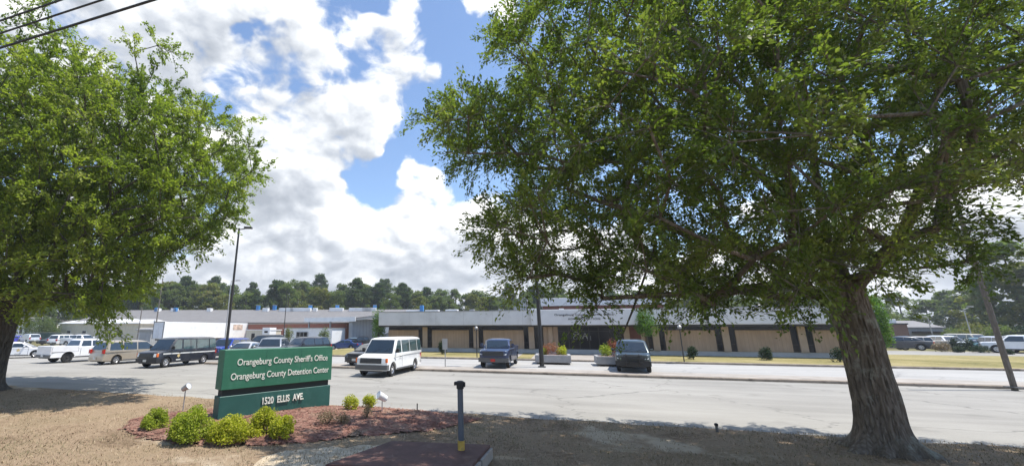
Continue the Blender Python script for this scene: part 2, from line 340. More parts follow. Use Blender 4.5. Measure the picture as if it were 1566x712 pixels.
def sheet(name, pts, z, mat, label, jit=0., sub=0, cat='ground'):
    P = [Vector((p[0], p[1], 0)) for p in pts]
    if sub:
        Q = []
        for i, a in enumerate(P):
            b = P[(i + 1) % len(P)]
            k = max(1, int((b - a).length / sub))
            for j in range(k):
                q = a.lerp(b, j / k); n = mnoise.noise(q * .9) * jit + mnoise.noise(q * 3.1) * jit * .5
                Q.append(q + Vector((-TA[0] * n, -TA[1] * n, 0)) if j else a)
        P = Q
    m = MB(); m.add([(p.x, p.y, z) for p in P], [tuple(range(len(P)))]); o = m.build(name, mat)
    if o.data.polygons[0].normal.z < 0: o.data.flip_normals()
    return tag(o, label, cat, None, 'structure')
def grove(name, pts_st, *a, **k): return sheet(name, [ST(*p) for p in pts_st], *a, **k)

# ------------------------------------------------------------------ ground, lot, lanes
T0, T1, T2, T3 = 13.45, 26.1, 35.6, 44.4
LV = .12
grove('ground', [(-260, -60), (500, -60), (500, 700), (-260, 700)], -.03, M['far'], 'broad flat ground running back to the woods')
grove('verge', [(-70, -8), (45, -8), (45, T0), (-70, T0)], .0, M['dry'], 'dry brown grass verge with bare sandy patches beside the lot', jit=.22, sub=.5)
grove('parking_lot', [(-75, T0 - .5), (90, T0 - .5), (90, T1), (-26, T1), (-26, 60), (-75, 60)], -.006, M['lot'], 'wide pale worn asphalt parking lot', cat='parking lot')
m = MB(); P = [ST(-26, T1 + .3), ST(90, T1 + .3), ST(90, T2), ST(-26, T2)]
m.prism([(p.x, p.y, LV - .3) for p in P], (0, 0, 1), .3 - .002); tag(m.build('access_lane', M['lane']), 'bright pale asphalt lane in front of the office building', 'road', None, 'structure')
grove('concrete_strip', [(-26, T1 + .3), (90, T1 + .3), (90, T1 + 2.3), (-26, T1 + 2.3)], LV + .003, M['concrete'], 'stained concrete strip behind the front kerb', cat='pavement')
def kerb(name, a, b, z0, z1, label, wd=.32):
    m = MB(); d = (b - a); n = int(d.length / 3)
    u = d.normalized(); pn = Vector((-u.y, u.x, 0)) * wd
    for i in range(n):
        p, q = a.lerp(b, i / n), a.lerp(b, (i + 1) / n) - u * .012
        hz_ = .012 * mnoise.noise(p * .7)
        pr = [(p, z0), (p + pn, z0), (p + pn, z1 + hz_), (p + pn * .14, z1 + hz_), (p, z1 - .03 + hz_)]
        k = len(pr); vs = [(v.x, v.y, z) for v, z in pr] + [(v.x + (q - p).x, v.y + (q - p).y, z) for v, z in pr]
        m.add(vs, [tuple(range(k)), tuple(range(2 * k - 1, k - 1, -1))] + [(j, (j + 1) % k, (j + 1) % k + k, j + k) for j in range(k)])
    o = m.build(name, M['kerb']); return tag(o, label, 'kerb', None, 'structure')
kerb('kerb', ST(-26, T1), ST(90, T1), -.1, LV + .012, 'long stained kerb along the back of the parking lot')
kerb('kerb', ST(-26, T2), ST(90, T2), -.1, LV + .14, 'kerb between the bright lane and the office lawn')
m = MB(); P = [ST(-26, T2 + .32), ST(90, T2 + .32), ST(90, 62), ST(-26, 62)]
m.prism([(p.x, p.y, -.25) for p in P], (0, 0, 1), .5); tag(m.build('lawn', M['lawn']), 'yellowing mown lawn in front of the office building', 'lawn', None, 'structure')
LZ = .25
grove('dirt_strip', [(-75, 60), (-26, 60), (-26, 86), (-75, 86)], -.004, M['dirt'], 'pale bare dirt strip behind the left parking row')
grove('back_drive', [(-26, 52), (-15.5, 52), (-15.5, 62), (-26, 62)], LZ + .004, M['lane'], 'pale driveway running to the carport', cat='road')
grove('side_lot', [(30, 52.5), (90, 52.5), (90, 62), (30, 62)], LZ + .004, M['lot'], 'side parking lot right of the office building', cat='parking lot')
grove('entrance_walk', [(-2.2, T2 + .32), (5.6, T2 + .32), (5.6, T3 + 1), (-2.2, T3 + 1)], LZ + .005, M['concrete'], 'pale concrete walk leading to the glass entrance', cat='path')
grove('entrance_walk', [(-4.6, T2 + .32), (-3.4, T2 + .32), (-3.4, T3 - .1), (-4.6, T3 - .1)], LZ + .005, M['concrete'], 'narrow concrete walk behind the dark blue pickup', cat='path')

# mulch bed: a low mound with chips lying on it
rng = np.random.default_rng(5); rnd = random.Random(7)
bedpx = [(182, 657), (200, 641), (240, 632), (300, 627), (335, 624), (420, 622), (510, 621), (570, 622), (640, 627), (700, 633), (742, 641), (700, 652), (640, 661), (570, 666), (500, 674), (420, 681), (330, 684), (262, 679), (212, 670)]
bed = np.array([G(u, v)[:2] for u, v in bedpx])
def inpoly(poly, x, y):
    x = np.asarray(x); y = np.asarray(y); c = np.zeros(x.shape, bool); n = len(poly)
    for i in range(n):
        x0, y0 = poly[i]; x1, y1 = poly[i - 1]
        k = ((y0 > y) != (y1 > y)) & (x < (x1 - x0) * (y - y0) / ((y1 - y0) or 1e-9) + x0); c ^= k
    return c
def edgedist(poly, x, y):
    d = np.full(np.shape(x), 1e9)
    for i in range(len(poly)):
        a = np.array(poly[i - 1]); b = np.array(poly[i]); e = b - a
        t = np.clip(((x - a[0]) * e[0] + (y - a[1]) * e[1]) / (e @ e), 0, 1); d = np.minimum(d, np.hypot(x - a[0] - t * e[0], y - a[1] - t * e[1]))
    return d
def bedz(x, y):
    d = edgedist(bed, x, y); return np.where(inpoly(bed, x, y), .015 + .10 * (1 - np.exp(-d / .5)), 0)
st_ = .11; xs = np.arange(bed[:, 0].min() - .3, bed[:, 0].max() + .3, st_); ys = np.arange(bed[:, 1].min() - .3, bed[:, 1].max() + .3, st_)
gx, gy = np.meshgrid(xs, ys); jx = gx + rng.uniform(-.03, .03, gx.shape); jy = gy + rng.uniform(-.03, .03, gy.shape)
gz = bedz(jx, jy) + rng.uniform(-.012, .012, gx.shape)
ins = inpoly(bed, jx + rng.uniform(-.09, .09, gx.shape), jy + rng.uniform(-.09, .09, gx.shape)); mm = MB(); idx = {}
for i in range(len(ys) - 1):
    for j in range(len(xs) - 1):
        if ins[i, j] and ins[i + 1, j + 1]:
            q = []
            for a, b in ((i, j), (i, j + 1), (i + 1, j + 1), (i + 1, j)):
                if (a, b) not in idx: idx[a, b] = len(mm.v); mm.v.append((jx[a, b], jy[a, b], max(.008, gz[a, b])))
                q.append(idx[a, b])
            mm.f.append(tuple(q))
for _ in range(6500):
    x, y = rnd.uniform(bed[:, 0].min(), bed[:, 0].max()), rnd.uniform(bed[:, 1].min(), bed[:, 1].max())
    if not inpoly(bed, x, y): continue
    z = float(bedz(np.array(x), np.array(y))) + .012; a = rnd.uniform(0, 6.3); l, wd = rnd.uniform(.025, .06), rnd.uniform(.008, .018); t = rnd.uniform(-.3, .5)
    c, s = math.cos(a), math.sin(a)
    mm.add([(x - c * l - s * wd, y - s * l + c * wd, z - t * l), (x - c * l + s * wd, y - s * l - c * wd, z - t * l), (x + c * l + s * wd, y + s * l - c * wd, z + t * l), (x + c * l - s * wd, y + s * l + c * wd, z + t * l)], [(0, 1, 2, 3)])
tag(mm.build('mulch_bed', M['mulch']), 'red wood mulch bed around the green sign', 'mulch', None, 'structure')

# short dry grass on the verge
def numesh(name, V, Fq, mat, tone=None, parent=None):
    me = bpy.data.meshes.new(name); n = len(V); k = Fq.shape[1]; nf = len(Fq)
    me.vertices.add(n); me.vertices.foreach_set('co', V.astype(np.float32).ravel())
    me.loops.add(nf * k); me.loops.foreach_set('vertex_index', Fq.astype(np.int32).ravel())
    me.polygons.add(nf); me.polygons.foreach_set('loop_start', np.arange(0, nf * k, k, dtype=np.int32))
    try: me.polygons.foreach_set('loop_total', np.full(nf, k, np.int32))
    except Exception: pass
    me.update(calc_edges=True)
    if tone is not None:
        at = me.attributes.new('tone', 'FLOAT', 'FACE'); at.data.foreach_set('value', tone.astype(np.float32))
    me.materials.append(mat); o = bpy.data.objects.new(name, me); C.objects.link(o)
    if parent: o.parent = parent
    return o
def unit(a): return a / np.maximum(1e-9, np.linalg.norm(a, axis=-1, keepdims=True))
m_, b_, p_ = material('dry_grass_blade'); at_ = b_.new('ShaderNodeAttribute', attribute_name='tone')
b_.put(p_.inputs['Base Color'], b_.ramp(at_.outputs['Fac'], [(0, (.10, .10, .035)), (.35, (.20, .165, .085)), (.7, (.345, .25, .155)), (1, (.46, .36, .24))])); p_.inputs['Roughness'].default_value = .8; M['blade'] = m_
N = 95000
yy = 6.5 + (rng.random(N) ** 1.5) * 12.5; xx = rng.uniform(-1.15, 1.6, N) * yy
ts = xx * TA[0] + yy * TA[1]
dens = np.array([mnoise.noise(Vector((a * .45, b * .45, 0))) + .6 * mnoise.noise(Vector((a * 1.7, b * 1.7, 3))) for a, b in zip(xx, yy)])
keep = (ts < T0 + .12 + .2 * dens) & ~inpoly(bed, xx, yy) & (dens > rng.uniform(-.75, .35, N)); xx, yy, dens = xx[keep], yy[keep], dens[keep]; n = len(xx)
h = rng.uniform(.025, .075, n); a = rng.uniform(0, 6.28, n); lean = rng.uniform(.3, 1.3, n) * h; wd = rng.uniform(.004, .009, n)
B = np.stack([xx, yy, np.zeros(n)], 1); sd = np.stack([np.cos(a), np.sin(a), 0 * a], 1) * wd[:, None]; ld_ = np.stack([-np.sin(a) * lean, np.cos(a) * lean, h], 1)
V3 = np.stack([B - sd, B + sd, B + ld_], 1).reshape(-1, 3); numesh_o = numesh('grass', V3, np.arange(3 * n).reshape(n, 3), M['blade'], np.clip(.6 - dens * .35 + rng.normal(0, .2, n), 0, 1))
tag(numesh_o, 'short dry grass blades over the verge', 'grass', None, 'stuff')
SP = [(395, 700), (440, 688), (520, 684), (590, 678), (600, 690), (520, 703), (480, 722), (380, 722)]
sheet('bare_patch', [G(u, v) for u, v in SP], .003, simple('bare_sand', (.50, .405, .28), .95, 0, .3, 3, .5, 30, dirt=((.30, .22, .135), 4.5, .95)), 'pale bare sandy patch in front of the mulch bed', .5, .12)
N = 2600; yy = 6.8 + rng.random(N) * 9.5; xx = rng.uniform(-1.1, 1.6, N) * yy; k_ = (xx * TA[0] + yy * TA[1] < T0 + rng.exponential(.25, N)) & ((xx > -2) | (rng.random(N) < .25)); xx, yy = xx[k_], yy[k_]; n = len(xx)
a = rng.uniform(0, 6.28, n); L_ = rng.uniform(.02, .055, n); zz = .012 + .02 * rng.random(n) + bedz(xx, yy); ca, sa = np.cos(a) * L_, np.sin(a) * L_
V4 = np.stack([np.stack([xx - ca, yy - sa, zz], 1), np.stack([xx + sa * .5, yy - ca * .5, zz + .012], 1), np.stack([xx + ca, yy + sa, zz + rng.uniform(0, .02, n)], 1), np.stack([xx - sa * .5, yy + ca * .5, zz + .008], 1)], 1).reshape(-1, 3)
tag(numesh('fallen_leaves', V4, np.arange(4 * n).reshape(n, 4), M['twig'], rng.random(n)), 'dry fallen leaves scattered under the trees', 'leaf litter', None, 'stuff')

# ------------------------------------------------------------------ office building (local x = along facade, -y = towards the lot)
def text_mesh(name, body, mat, parent, width, height, depth, spacing=1., bold=0.):
    cu = bpy.data.curves.new(name, 'FONT'); cu.body = body; cu.size = 1; cu.extrude = .05; cu.offset = bold; cu.space_character = spacing; cu.align_x = 'CENTER'; cu.resolution_u = 4
    t = bpy.data.objects.new(name, cu); me = bpy.data.meshes.new_from_object(t); bpy.data.objects.remove(t)
    n = len(me.vertices); co = np.empty(n * 3, np.float32); me.vertices.foreach_get('co', co); co = co.reshape(-1, 3)
    sx = width / (co[:, 0].max() - co[:, 0].min()); cap = .73; mid = (co[:, 0].max() + co[:, 0].min()) / 2
    q = np.stack([(co[:, 0] - mid) * sx, -co[:, 2] / .1 * depth, co[:, 1] * height / cap], 1)
    me.vertices.foreach_set('co', q.astype(np.float32).ravel()); me.materials.clear(); me.materials.append(mat); me.name = name; me.update()
    o = bpy.data.objects.new(name, me); C.objects.link(o); o.parent = parent; return o
def B_(x0, x1, y0, y1, z0, z1): return MB().box(x0, x1, y0, y1, z0, z1)
B0 = ST(0, T3, LZ); off = empty('office_building', B0, ANG, 'long low tan office building with grey metal fascia and glass entrance', 'building')
XL, XR, ZW = -18.5, 24.8, 2.78                       # fascia starts ZW above the lawn
B_(XL, XR, .12, 16, -.3, .42).build('foundation', M['found'], off)
B_(XL + .1, XR - .1, .3, 15.9, .42, ZW + .02).build('back_wall', M['panel'], off)
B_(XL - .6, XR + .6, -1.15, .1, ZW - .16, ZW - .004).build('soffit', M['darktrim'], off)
pil = [-14.0, -8.3, -2.55, 8.85, 14.5, 20.15]
edges = [XL + .1] + pil + [XR - .1]
for x in pil:
    B_(x - .28, x + .28, -.05, .30, .42, ZW - .17).build('pillar', M['pillar'], off, .015)
    for sgn in (-1, 1):
        a, b = sorted((x + sgn * .285, x + sgn * .76))
        if x == -2.55 and sgn == 1: b = x + 1.15
        f = B_(a, b, .10, .299, .425, ZW - .17).build('window', M['winglass'], off)
        m = MB(); m.box(a, a + .04, .06, .098, .43, ZW - .18); m.box(b - .04, b, .06, .098, .43, ZW - .18)
        for z in (.43, 1.02): m.box(a + .041, b - .041, .06, .098, z, z + .04)
        m.build('window_frame', M['darktrim'], f)
spans = [(XL + .1, -14.78), (-13.22, -9.08), (-7.52, -3.33), (9.63, 13.72), (15.28, 19.37), (20.93, XR - .1)]
for a, b in spans:
    B_(a, b, .05, .299, .425, ZW - .50).build('wall_panel', M['panel'], off, .01)
    B_(a, b, .16, .299, ZW - .498, ZW - .17).build('transom_window', M['winglass'], off)
B_(-1.38, -.9, .08, .299, .425, ZW - .17).build('wall_panel', M['panel'], off, .01)
B_(-.89, -.45, -.05, .30, .42, ZW - .17).build('pillar', M['pillar'], off, .015)
B_(-.44, .05, .1, .299, .425, ZW - .17).build('wall_panel', M['panel'], off, .01)
B_(6.12, 6.62, -.05, .30, .42, ZW - .17).build('pillar', M['pillar'], off, .015)
B_(6.63, 7.6, .09, .299, .425, ZW - .17).build('wall_panel', M['redband'], off, .01)
B_(7.61, 7.93, .06, .299, .425, ZW - .17).build('pillar', M['pillar'], off, .015)
# glass entrance with mullions and two doors
ent = B_(.06, 6.11, .18, .299, .40, ZW - .17).build('entrance_glass', M['winglass'], off)
m = MB()
for x in (.07, 1.05, 2.05, 2.95, 3.85, 4.85, 5.95): m.box(x, x + .07, .11, .178, .42, ZW - .2)
for a, b in ((.142, 1.048), (1.122, 2.048), (2.122, 2.948), (3.022, 3.848), (3.922, 4.848), (4.922, 5.948)): m.box(a, b, .12, .178, 2.15, 2.21); m.box(a, b, .12, .178, .42, .50)
m.build('mullion', M['darktrim'], ent)
for x in (2.80, 3.10): MB().tube([(x, .09, 1.3), (x, .04, 1.32), (x, .04, 1.7), (x, .09, 1.72)], .018, 6).build('door_handle', M['steel'], ent)
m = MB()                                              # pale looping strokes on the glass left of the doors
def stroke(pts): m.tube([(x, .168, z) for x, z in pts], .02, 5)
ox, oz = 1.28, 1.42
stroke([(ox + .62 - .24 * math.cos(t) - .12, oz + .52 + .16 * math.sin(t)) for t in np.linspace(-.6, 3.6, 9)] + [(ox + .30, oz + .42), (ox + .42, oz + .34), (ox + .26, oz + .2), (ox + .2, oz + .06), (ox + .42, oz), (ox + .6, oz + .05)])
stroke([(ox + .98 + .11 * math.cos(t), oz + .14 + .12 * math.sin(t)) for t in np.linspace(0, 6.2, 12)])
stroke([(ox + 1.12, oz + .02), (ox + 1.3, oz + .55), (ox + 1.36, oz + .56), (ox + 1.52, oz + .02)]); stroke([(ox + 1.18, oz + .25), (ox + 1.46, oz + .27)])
m.build('glass_strokes', M['plate'], ent)
B_(XL - .6, XR + .6, -1.2, 16.5, ZW, ZW + 1.42).build('fascia', M['fascia'], off, .02)
B_(XL - .63, XR + .63, -1.24, 16.53, ZW + 1.42, ZW + 1.50).build('coping', M['steel'], off)
for x in np.arange(XL + 3.05, XR, 3.05):
    if not -2.3 < x < 7.4: B_(x - .008, x + .008, -1.209, -1.202, ZW + .02, ZW + 1.4).build('fascia_joint', M['steel'], off)
pf = B_(-2.4, 7.25, -1.75, -1.201, ZW - .02, ZW + 1.45).build('entrance_fascia', M['fascia'], off, .02)
tx = text_mesh('lettering', "Orangeburg County Sheriff's Office", M['letterblack'], pf, 5.35, .21, .05, 1.05, .004); tx.location = (2.52, -1.752, ZW + .86)
tx = text_mesh('lettering', "ADMINISTRATION", M['letterblack'], pf, 2.9, .20, .05, 1.1, .008); tx.location = (2.52, -1.752, ZW + .46)
up = B_(-1.4, 11.1, 5.6, 14, ZW + 1.5, 4.95).build('upper_wall', M['redband'], off)
B_(-1.6, 11.3, 5.3, 14.2, 4.98, 5.86).build('upper_fascia', M['fascia'], off, .02)
def roof_unit(x0, x1, y0, y1, h, mat, name='roof_unit'):
    r = B_(x0, x1, y0, y1, ZW + 1.502, ZW + 1.5 + h).build(name, mat, off, .02)
    if h > .9: B_(x0 + .08, x1 - .08, y0 - .03, y0 - .002, ZW + 1.7, ZW + 1.5 + h - .2).build('louvre', M['steel'], r)
roof_unit(-3.9, -2.95, 3, 4.2, 1.55, M['steel']); roof_unit(-4.5, -4.0, 3, 3.6, .6, M['steel'])
for x, wd, h, mt in ((-16.2, 2.0, .34, 'white'), (-14.0, 1.6, .32, 'white'), (-11.6, 1.4, .34, 'white'), (-9.2, .5, .32, 'steel'), (-5.9, .5, .34, 'steel'), (-2.4, .9, .3, 'white'), (.6, .5, .25, 'white'), (14, 1.2, .3, 'white'), (18.5, .6, .35, 'steel')):
    roof_unit(x - wd / 2, x + wd / 2, 2.5, 3.4, h, M[mt], 'roof_vent')
roof_unit(-15.35, -14.95, 2.2, 2.6, .85, M['blue'], 'roof_vent')

# ------------------------------------------------------------------ the place behind, on the left
def hall(name, px0, px1, Y0, Y1, zt, depth, wall, roof, label, cat='building', ze=None, eave=.3, z0=0., wins=(), doors=()):
    a = AT(px0, HOR, Y0); b = AT(px1, HOR, Y1); d = Vector((b.x - a.x, b.y - a.y, 0)); L = d.length; rz = math.atan2(d.y, d.x)
    e = empty(name, (a.x, a.y, z0), rz, label, cat); ze = ze or zt - .8
    B_(0, L, 0, depth, 0, ze).build('wall', M[wall], e)
    m = MB(); y0, y1 = -eave, depth + eave; ym = depth / 2
    m.add([(-eave, y0, ze - .02), (-eave, y1, ze - .02), (-eave, ym, zt), (L + eave, y0, ze - .02), (L + eave, y1, ze - .02), (L + eave, ym, zt), (-eave, y0, ze - .2), (L + eave, y0, ze - .2), (-eave, y1, ze - .2), (L + eave, y1, ze - .2)],
          [(0, 3, 5, 2), (1, 2, 5, 4), (0, 6, 7, 3), (1, 4, 9, 8), (6, 8, 9, 7), (0, 2, 1, 8, 6), (3, 7, 9, 4, 5)]); m.build('roof', M[roof], e)
    for (x, z, w_, h_) in wins:
        f = B_(x, x + w_, -.05, -.002, z, z + h_).build('window', M['white'], e); B_(x + .06, x + w_ - .06, -.07, -.052, z + .06, z + h_ - .06).build('pane', M['winglass'], f)
    for (x, w_, h_) in doors: B_(x, x + w_, -.06, -.002, 0, h_).build('door', M['bumpergrey'], e)
    return e
det = hall('detention_building', 110, 640, 98, 94, 7.6, 22, 'greyroof', 'greyroof', 'very long low building with a grey metal roof in front of the woods', ze=4.25)
detL = (AT(640, HOR, 94) - AT(110, HOR, 98)).length
def ridge_x(u): return (AT(u, HOR, 107).x - det.location.x) - .3
for k, u in enumerate((388, 414, 470, 512, 570)):     # blue ventilators standing along the ridge
    x = ridge_x(u)
    v = B_(x, x + .8, 10.6, 11.4, 7.4, 8.7).build('ventilator', M['blue'], det, .05); B_(x - .06, x + .86, 10.54, 11.46, 8.701, 8.8).build('cap', M['steel'], v)
for u, wd in ((402, 1.2), (428, 3.2), (445, 4.5), (505, 3.), (535, 5.), (555, 3.), (480, .8), (315, .9), (258, 1.2), (232, 1.)):
    x = ridge_x(u); wd *= 1.15
    B_(x, x + wd, 9.2, 10.4, 7.1, 7.95).build('skylight', M['white'], det, .04)
for u in (232, 262):
    x = ridge_x(u); B_(x, x + .8, 9.2, 10, 7.1, 8.1).build('ventilator', M['blue'], det, .05)
hall('metal_shed', 90, 176, 98, 92, 5.0, 9, 'cream', 'white', 'cream metal shed with white roof behind the parked white trucks', ze=4.1, wins=((3, 1.2, 1.3, 1.2), (8.2, 1.2, 1.3, 1.2)))
hall('metal_shed', 166, 214, 84, 80, 4.6, 6, 'cream', 'white', 'smaller cream shed with grey window beside the trailer', ze=3.9, wins=((3.6, 1.1, 1.1, 1.3),))
hall('white_house', 10, 62, 108, 104, 5.8, 8, 'white', 'greyroof', 'white house with small windows beyond the left tree trunk', ze=4.8, wins=((2.5, 1.6, 1.2, 1.5), (5.2, 1.6, 1.2, 1.5), (7.3, 1.6, .9, 1.5)))
hall('utility_shed', 211, 232, 76, 75, 2.9, 2.5, 'greysiding', 'steel', 'small blue grey metal shed left of the white trailer', ze=2.7)
# white box trailer
a = AT(250, HOR, 69); b = AT(378, HOR, 84); d = b - a; tr = empty('box_trailer', (a.x, a.y, 0), math.atan2(d.y, d.x), 'long white box trailer parked behind the black van', 'trailer')
L = d.length; B_(0, L, 0, 2.7, 1.1, 3.85).build('cargo_box', M['white'], tr, .04)
m = MB(); m.box(-.05, -.002, .05, 1.33, 1.2, 3.7); m.box(-.05, -.002, 1.37, 2.65, 1.2, 3.7); dr = m.build('rear_door', simple('trailer_door_paint', (.60, .62, .65), .5, 0, .1, 2), tr, .01)
m = MB(); m.box(-.08, .06, -.03, .04, 1.1, 3.86); m.box(-.08, .06, 2.66, 2.73, 1.1, 3.86); m.box(-.08, .06, -.03, 2.73, 3.80, 3.9); m.build('door_frame', M['bumpergrey'], tr)
B_(L * .80, L * .93, -.02, -.002, 2.55, 3.55).build('side_picture', simple('faded_poster', (.55, .42, .33), .6, 0, .6, 1.4), tr)
for x in (1.2, 2.4):
    for y in (.3, 2.4): MB().lathe([(.2, -.14), (.5, -.12), (.5, .12), (.2, .14)], (x, y, .5), 'y', 16).build('wheel', M['rubber'], tr)
B_(L - 2, L - 1.8, .3, .5, 0, 1.1).build('landing_leg', M['bumpergrey'], tr); B_(L - 2, L - 1.8, 2.2, 2.4, 0, 1.1).build('landing_leg', M['bumpergrey'], tr)
B_(.2, L - .2, .4, 2.3, .85, 1.099).build('chassis', M['black'], tr)
# brick wing
def block(name, px0, px1, Y0, Y1, h, depth, wall, label, top=None, cat='building', z0=0.):
    a = AT(px0, HOR, Y0); b = AT(px1, HOR, Y1); d = Vector((b.x - a.x, b.y - a.y, 0)); L = d.length
    e = empty(name, (a.x, a.y, z0), math.atan2(d.y, d.x), label, cat); B_(0, L, 0, depth, 0, h).build('wall', M[wall], e)
    if top: B_(-.12, L + .12, -.12, depth + .12, h + .001, h + top[0]).build('roof', M[top[1]], e)
    return e, L
e, L = block('brick_wing', 379, 530, 84, 70, 3.6, 7, 'brick', 'red brick wing with pale coping under the grey roof', (.18, 'concrete'))
for x in (L - 2.4, L - 1.1): B_(x, x + .6, -.04, -.002, 1.2, 2.4).build('window', M['winglass'], e)
e, L = block('cream_shed', 377, 414, 68, 67, 2.5, 3, 'cream', 'low cream shed with a small white upper box by the brick wing', (.12, 'white'))
B_(L - 1.3, L + .05, -.3, 1.5, 1.5, 2.9).build('meter_box', M['white'], e, .03); B_(1., 1.6, -.03, -.002, .9, 2.).build('window', M['winglass'], e); B_(L - .9, L - .3, -.33, -.302, 2.1, 2.4).build('window', M['winglass'], e)
e, L = block('white_cabin', 434, 508, 63, 59, 2.75, 3, 'white', 'white cabin with a wide dark glass window behind the parked cars', (.1, 'steel'))
f = B_(L * .28, L * .53, -.06, -.002, .9, 2.3).build('window', M['steel'], e)
m = MB(); [m.box(L * .29 + k * L * .077, L * .29 + k * L * .077 + L * .065, -.075, -.061, .97 + j * .66, 1.56 + j * .66) for k in range(3) for j in range(2)]; m.build('pane', M['winglass'], f)
# large metal carport
a = AT(470, HOR, 66); b = AT(590, HOR, 58); d = Vector((b.x - a.x, b.y - a.y, 0)); L = d.length
cp = empty('metal_carport', (a.x, a.y, 0), math.atan2(d.y, d.x), 'large open metal carport with white fascia and dark interior', 'carport')
m = MB(); m.prism([(-.4, -.3, 4.15), (L * .66, -.3, 4.15), (L + .4, 5., 5.1), (L + .4, 11, 5.1), (-.4, 11, 4.6)], (0, 0, 1), .14); m.build('roof', M['greyroof'], cp)
m = MB(); m.prism([(-.4, -.31, 3.75), (L * .66, -.31, 3.75), (L * .66, -.31, 4.4), (-.4, -.31, 4.4)], (0, -1, 0), .1); m.build('fascia', M['white'], cp)
m = MB(); m.prism([(L * .56, 0, 0), (L * .60, 0, 0), (L * .90, 9, 0), (L * .86, 9, 0)], (0, 0, 1), 4.1); m.build('side_wall', M['greysiding'], cp)
m = MB(); m.prism([(L * .665, -.2, 4.14), (L * .665, -.2, 3.9), (L + .4, 4.9, 4.8), (L + .4, 4.9, 5.14)], (1, -1, 0), .1); m.build('fascia', M['steel'], cp)
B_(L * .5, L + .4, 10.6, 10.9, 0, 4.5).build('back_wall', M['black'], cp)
for x, y in ((0, .3), (L * .3, .3), (L + .1, 5.2)): B_(x - .1, x + .1, y - .1, y + .1, 0, 4.2).build('post', M['steel'], cp)
o = MB().prism([(0, 0, 0), (1.1, 0, .25), (1.5, 0, 1.25), (.4, 0, 1.0)], (0, 1, 0), .06).build('hanging_panel', M['white'], cp); o.location = (L * .80, 3.2, 1.9)
# right-hand buildings
e, L = block('brown_brick_building', 1364, 1389, 64, 64, 3.35, 9, 'brownbrick', 'brown brick building right of the oak trunk', (.2, 'darktrim'))
B_(L * .5, L * .5 + .9, 1, 2, 3.56, 4.2).build('roof_unit', M['white'], e, .03)
hall('metal_shed', 1389, 1442, 68, 68, 4.1, 8, 'greysiding', 'greyroof', 'grey metal shed with grey roof behind the right parking row', ze=3.0)
a = AT(1442, HOR, 64); b = AT(1494, HOR, 64); d = Vector((b.x - a.x, b.y - a.y, 0)); L = d.length
e = empty('open_shed', (a.x, a.y, 0), math.atan2(d.y, d.x), 'low dark open shed sheltering a pale truck', 'shed')
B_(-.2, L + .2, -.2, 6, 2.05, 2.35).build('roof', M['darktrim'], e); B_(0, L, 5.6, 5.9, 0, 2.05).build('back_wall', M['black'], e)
for k in range(4): x = k * L / 3; B_(x - .08, x + .08, 0, .16, 0, 2.05).build('post', M['darktrim'], e)
# fence with green screening at the back left
def fence(name, P, Q, h, label, n, screen=True):
    d = Q - P; e = empty(name, (P.x, P.y, 0), math.atan2(d.y, d.x), label, 'fence'); L = d.length
    for k in range(n + 1): MB().tube([(k * L / n, 0, 0), (k * L / n, 0, h)], .035, 6).build('post', M['steel'], e)
    MB().tube([(0, 0, h), (L, 0, h)], .03, 6).build('top_rail', M['steel'], e)
    if screen: B_(.05, L - .05, -.045, -.036, .1, h - .08).build('screen', M['chain'], e)
    else:
        m = MB(); s = .24
        for i in range(int(L / s)):
            m.tube([(i * s, 0, .05), (i * s + .01, 0, h)], .006, 3)
        for z in np.arange(.1, h, s): m.tube([(0, 0, z), (L, 0, z)], .006, 3)
        m.build('wire_mesh', M['steel'], e)
fence('screened_fence', AT(48, HOR, 92), AT(96, HOR, 88), 2.0, 'fence with dark green screening in front of the woods', 5)
fence('wire_fence', AT(96, HOR, 78), AT(214, HOR, 66), 2.0, 'wire fence with steel posts behind the parked white trucks', 8, False)

# ------------------------------------------------------------------ poles and lamps
def lamp_pole(base, h, arms, label, r0=.12, r1=.07, armlen=1.1, rz=0., mat='polebrown', armdrop=0., head=True):
    e = empty('light_pole', base, rz, label, 'light pole')
    MB().tube([(0, 0, 0), (0, 0, h)], [r0, r1], 10).build('pole', M[mat], e, smooth=True)
    MB().box(-.24, .24, -.24, .24, 0, .07).build('base_plate', M['bumpergrey'], e)
    for s in arms:
        ar = MB().tube([(0, 0, h - .12), (s * armlen, 0, h + armdrop)], .04, 6).build('arm', M[mat], e)
        if head: B_(*sorted((s * armlen * .72, s * (armlen + .45))), -.17, .17, h + armdrop - .02, h + armdrop + .12).build('lamp_head', M[mat], e, .03)
    return e
P = G(829, 561, LV); lamp_pole(P, 9.2, (1, -1), 'tall dark light pole standing on the concrete strip before the entrance', .15, .09, 1.9, ANG)
P = AT(349, HOR, 31.5); lamp_pole((P.x, P.y, LV), 10.3, (1, -1), 'tall dark twin arm light pole rising behind the green sign', .11, .07, .55, R(5))
P = AT(345.5, HOR, 66); lamp_pole((P.x, P.y, 0), 10.3, (1,), 'thinner grey light pole with one arm beyond the twin arm pole', .09, .06, 1.0, R(5), 'steel')
P = AT(1483, HOR, 58); lamp_pole((P.x, P.y, LZ), 5.2, (1,), 'grey street lamp with one long arm by the open shed', .08, .05, 2.2, R(20), 'steel', .25)
P = AT(1424, HOR, 60); lamp_pole((P.x, P.y, LZ), 4.1, (-1,), 'short grey lamp pole in front of the grey shed', .07, .05, .5, R(10), 'steel')
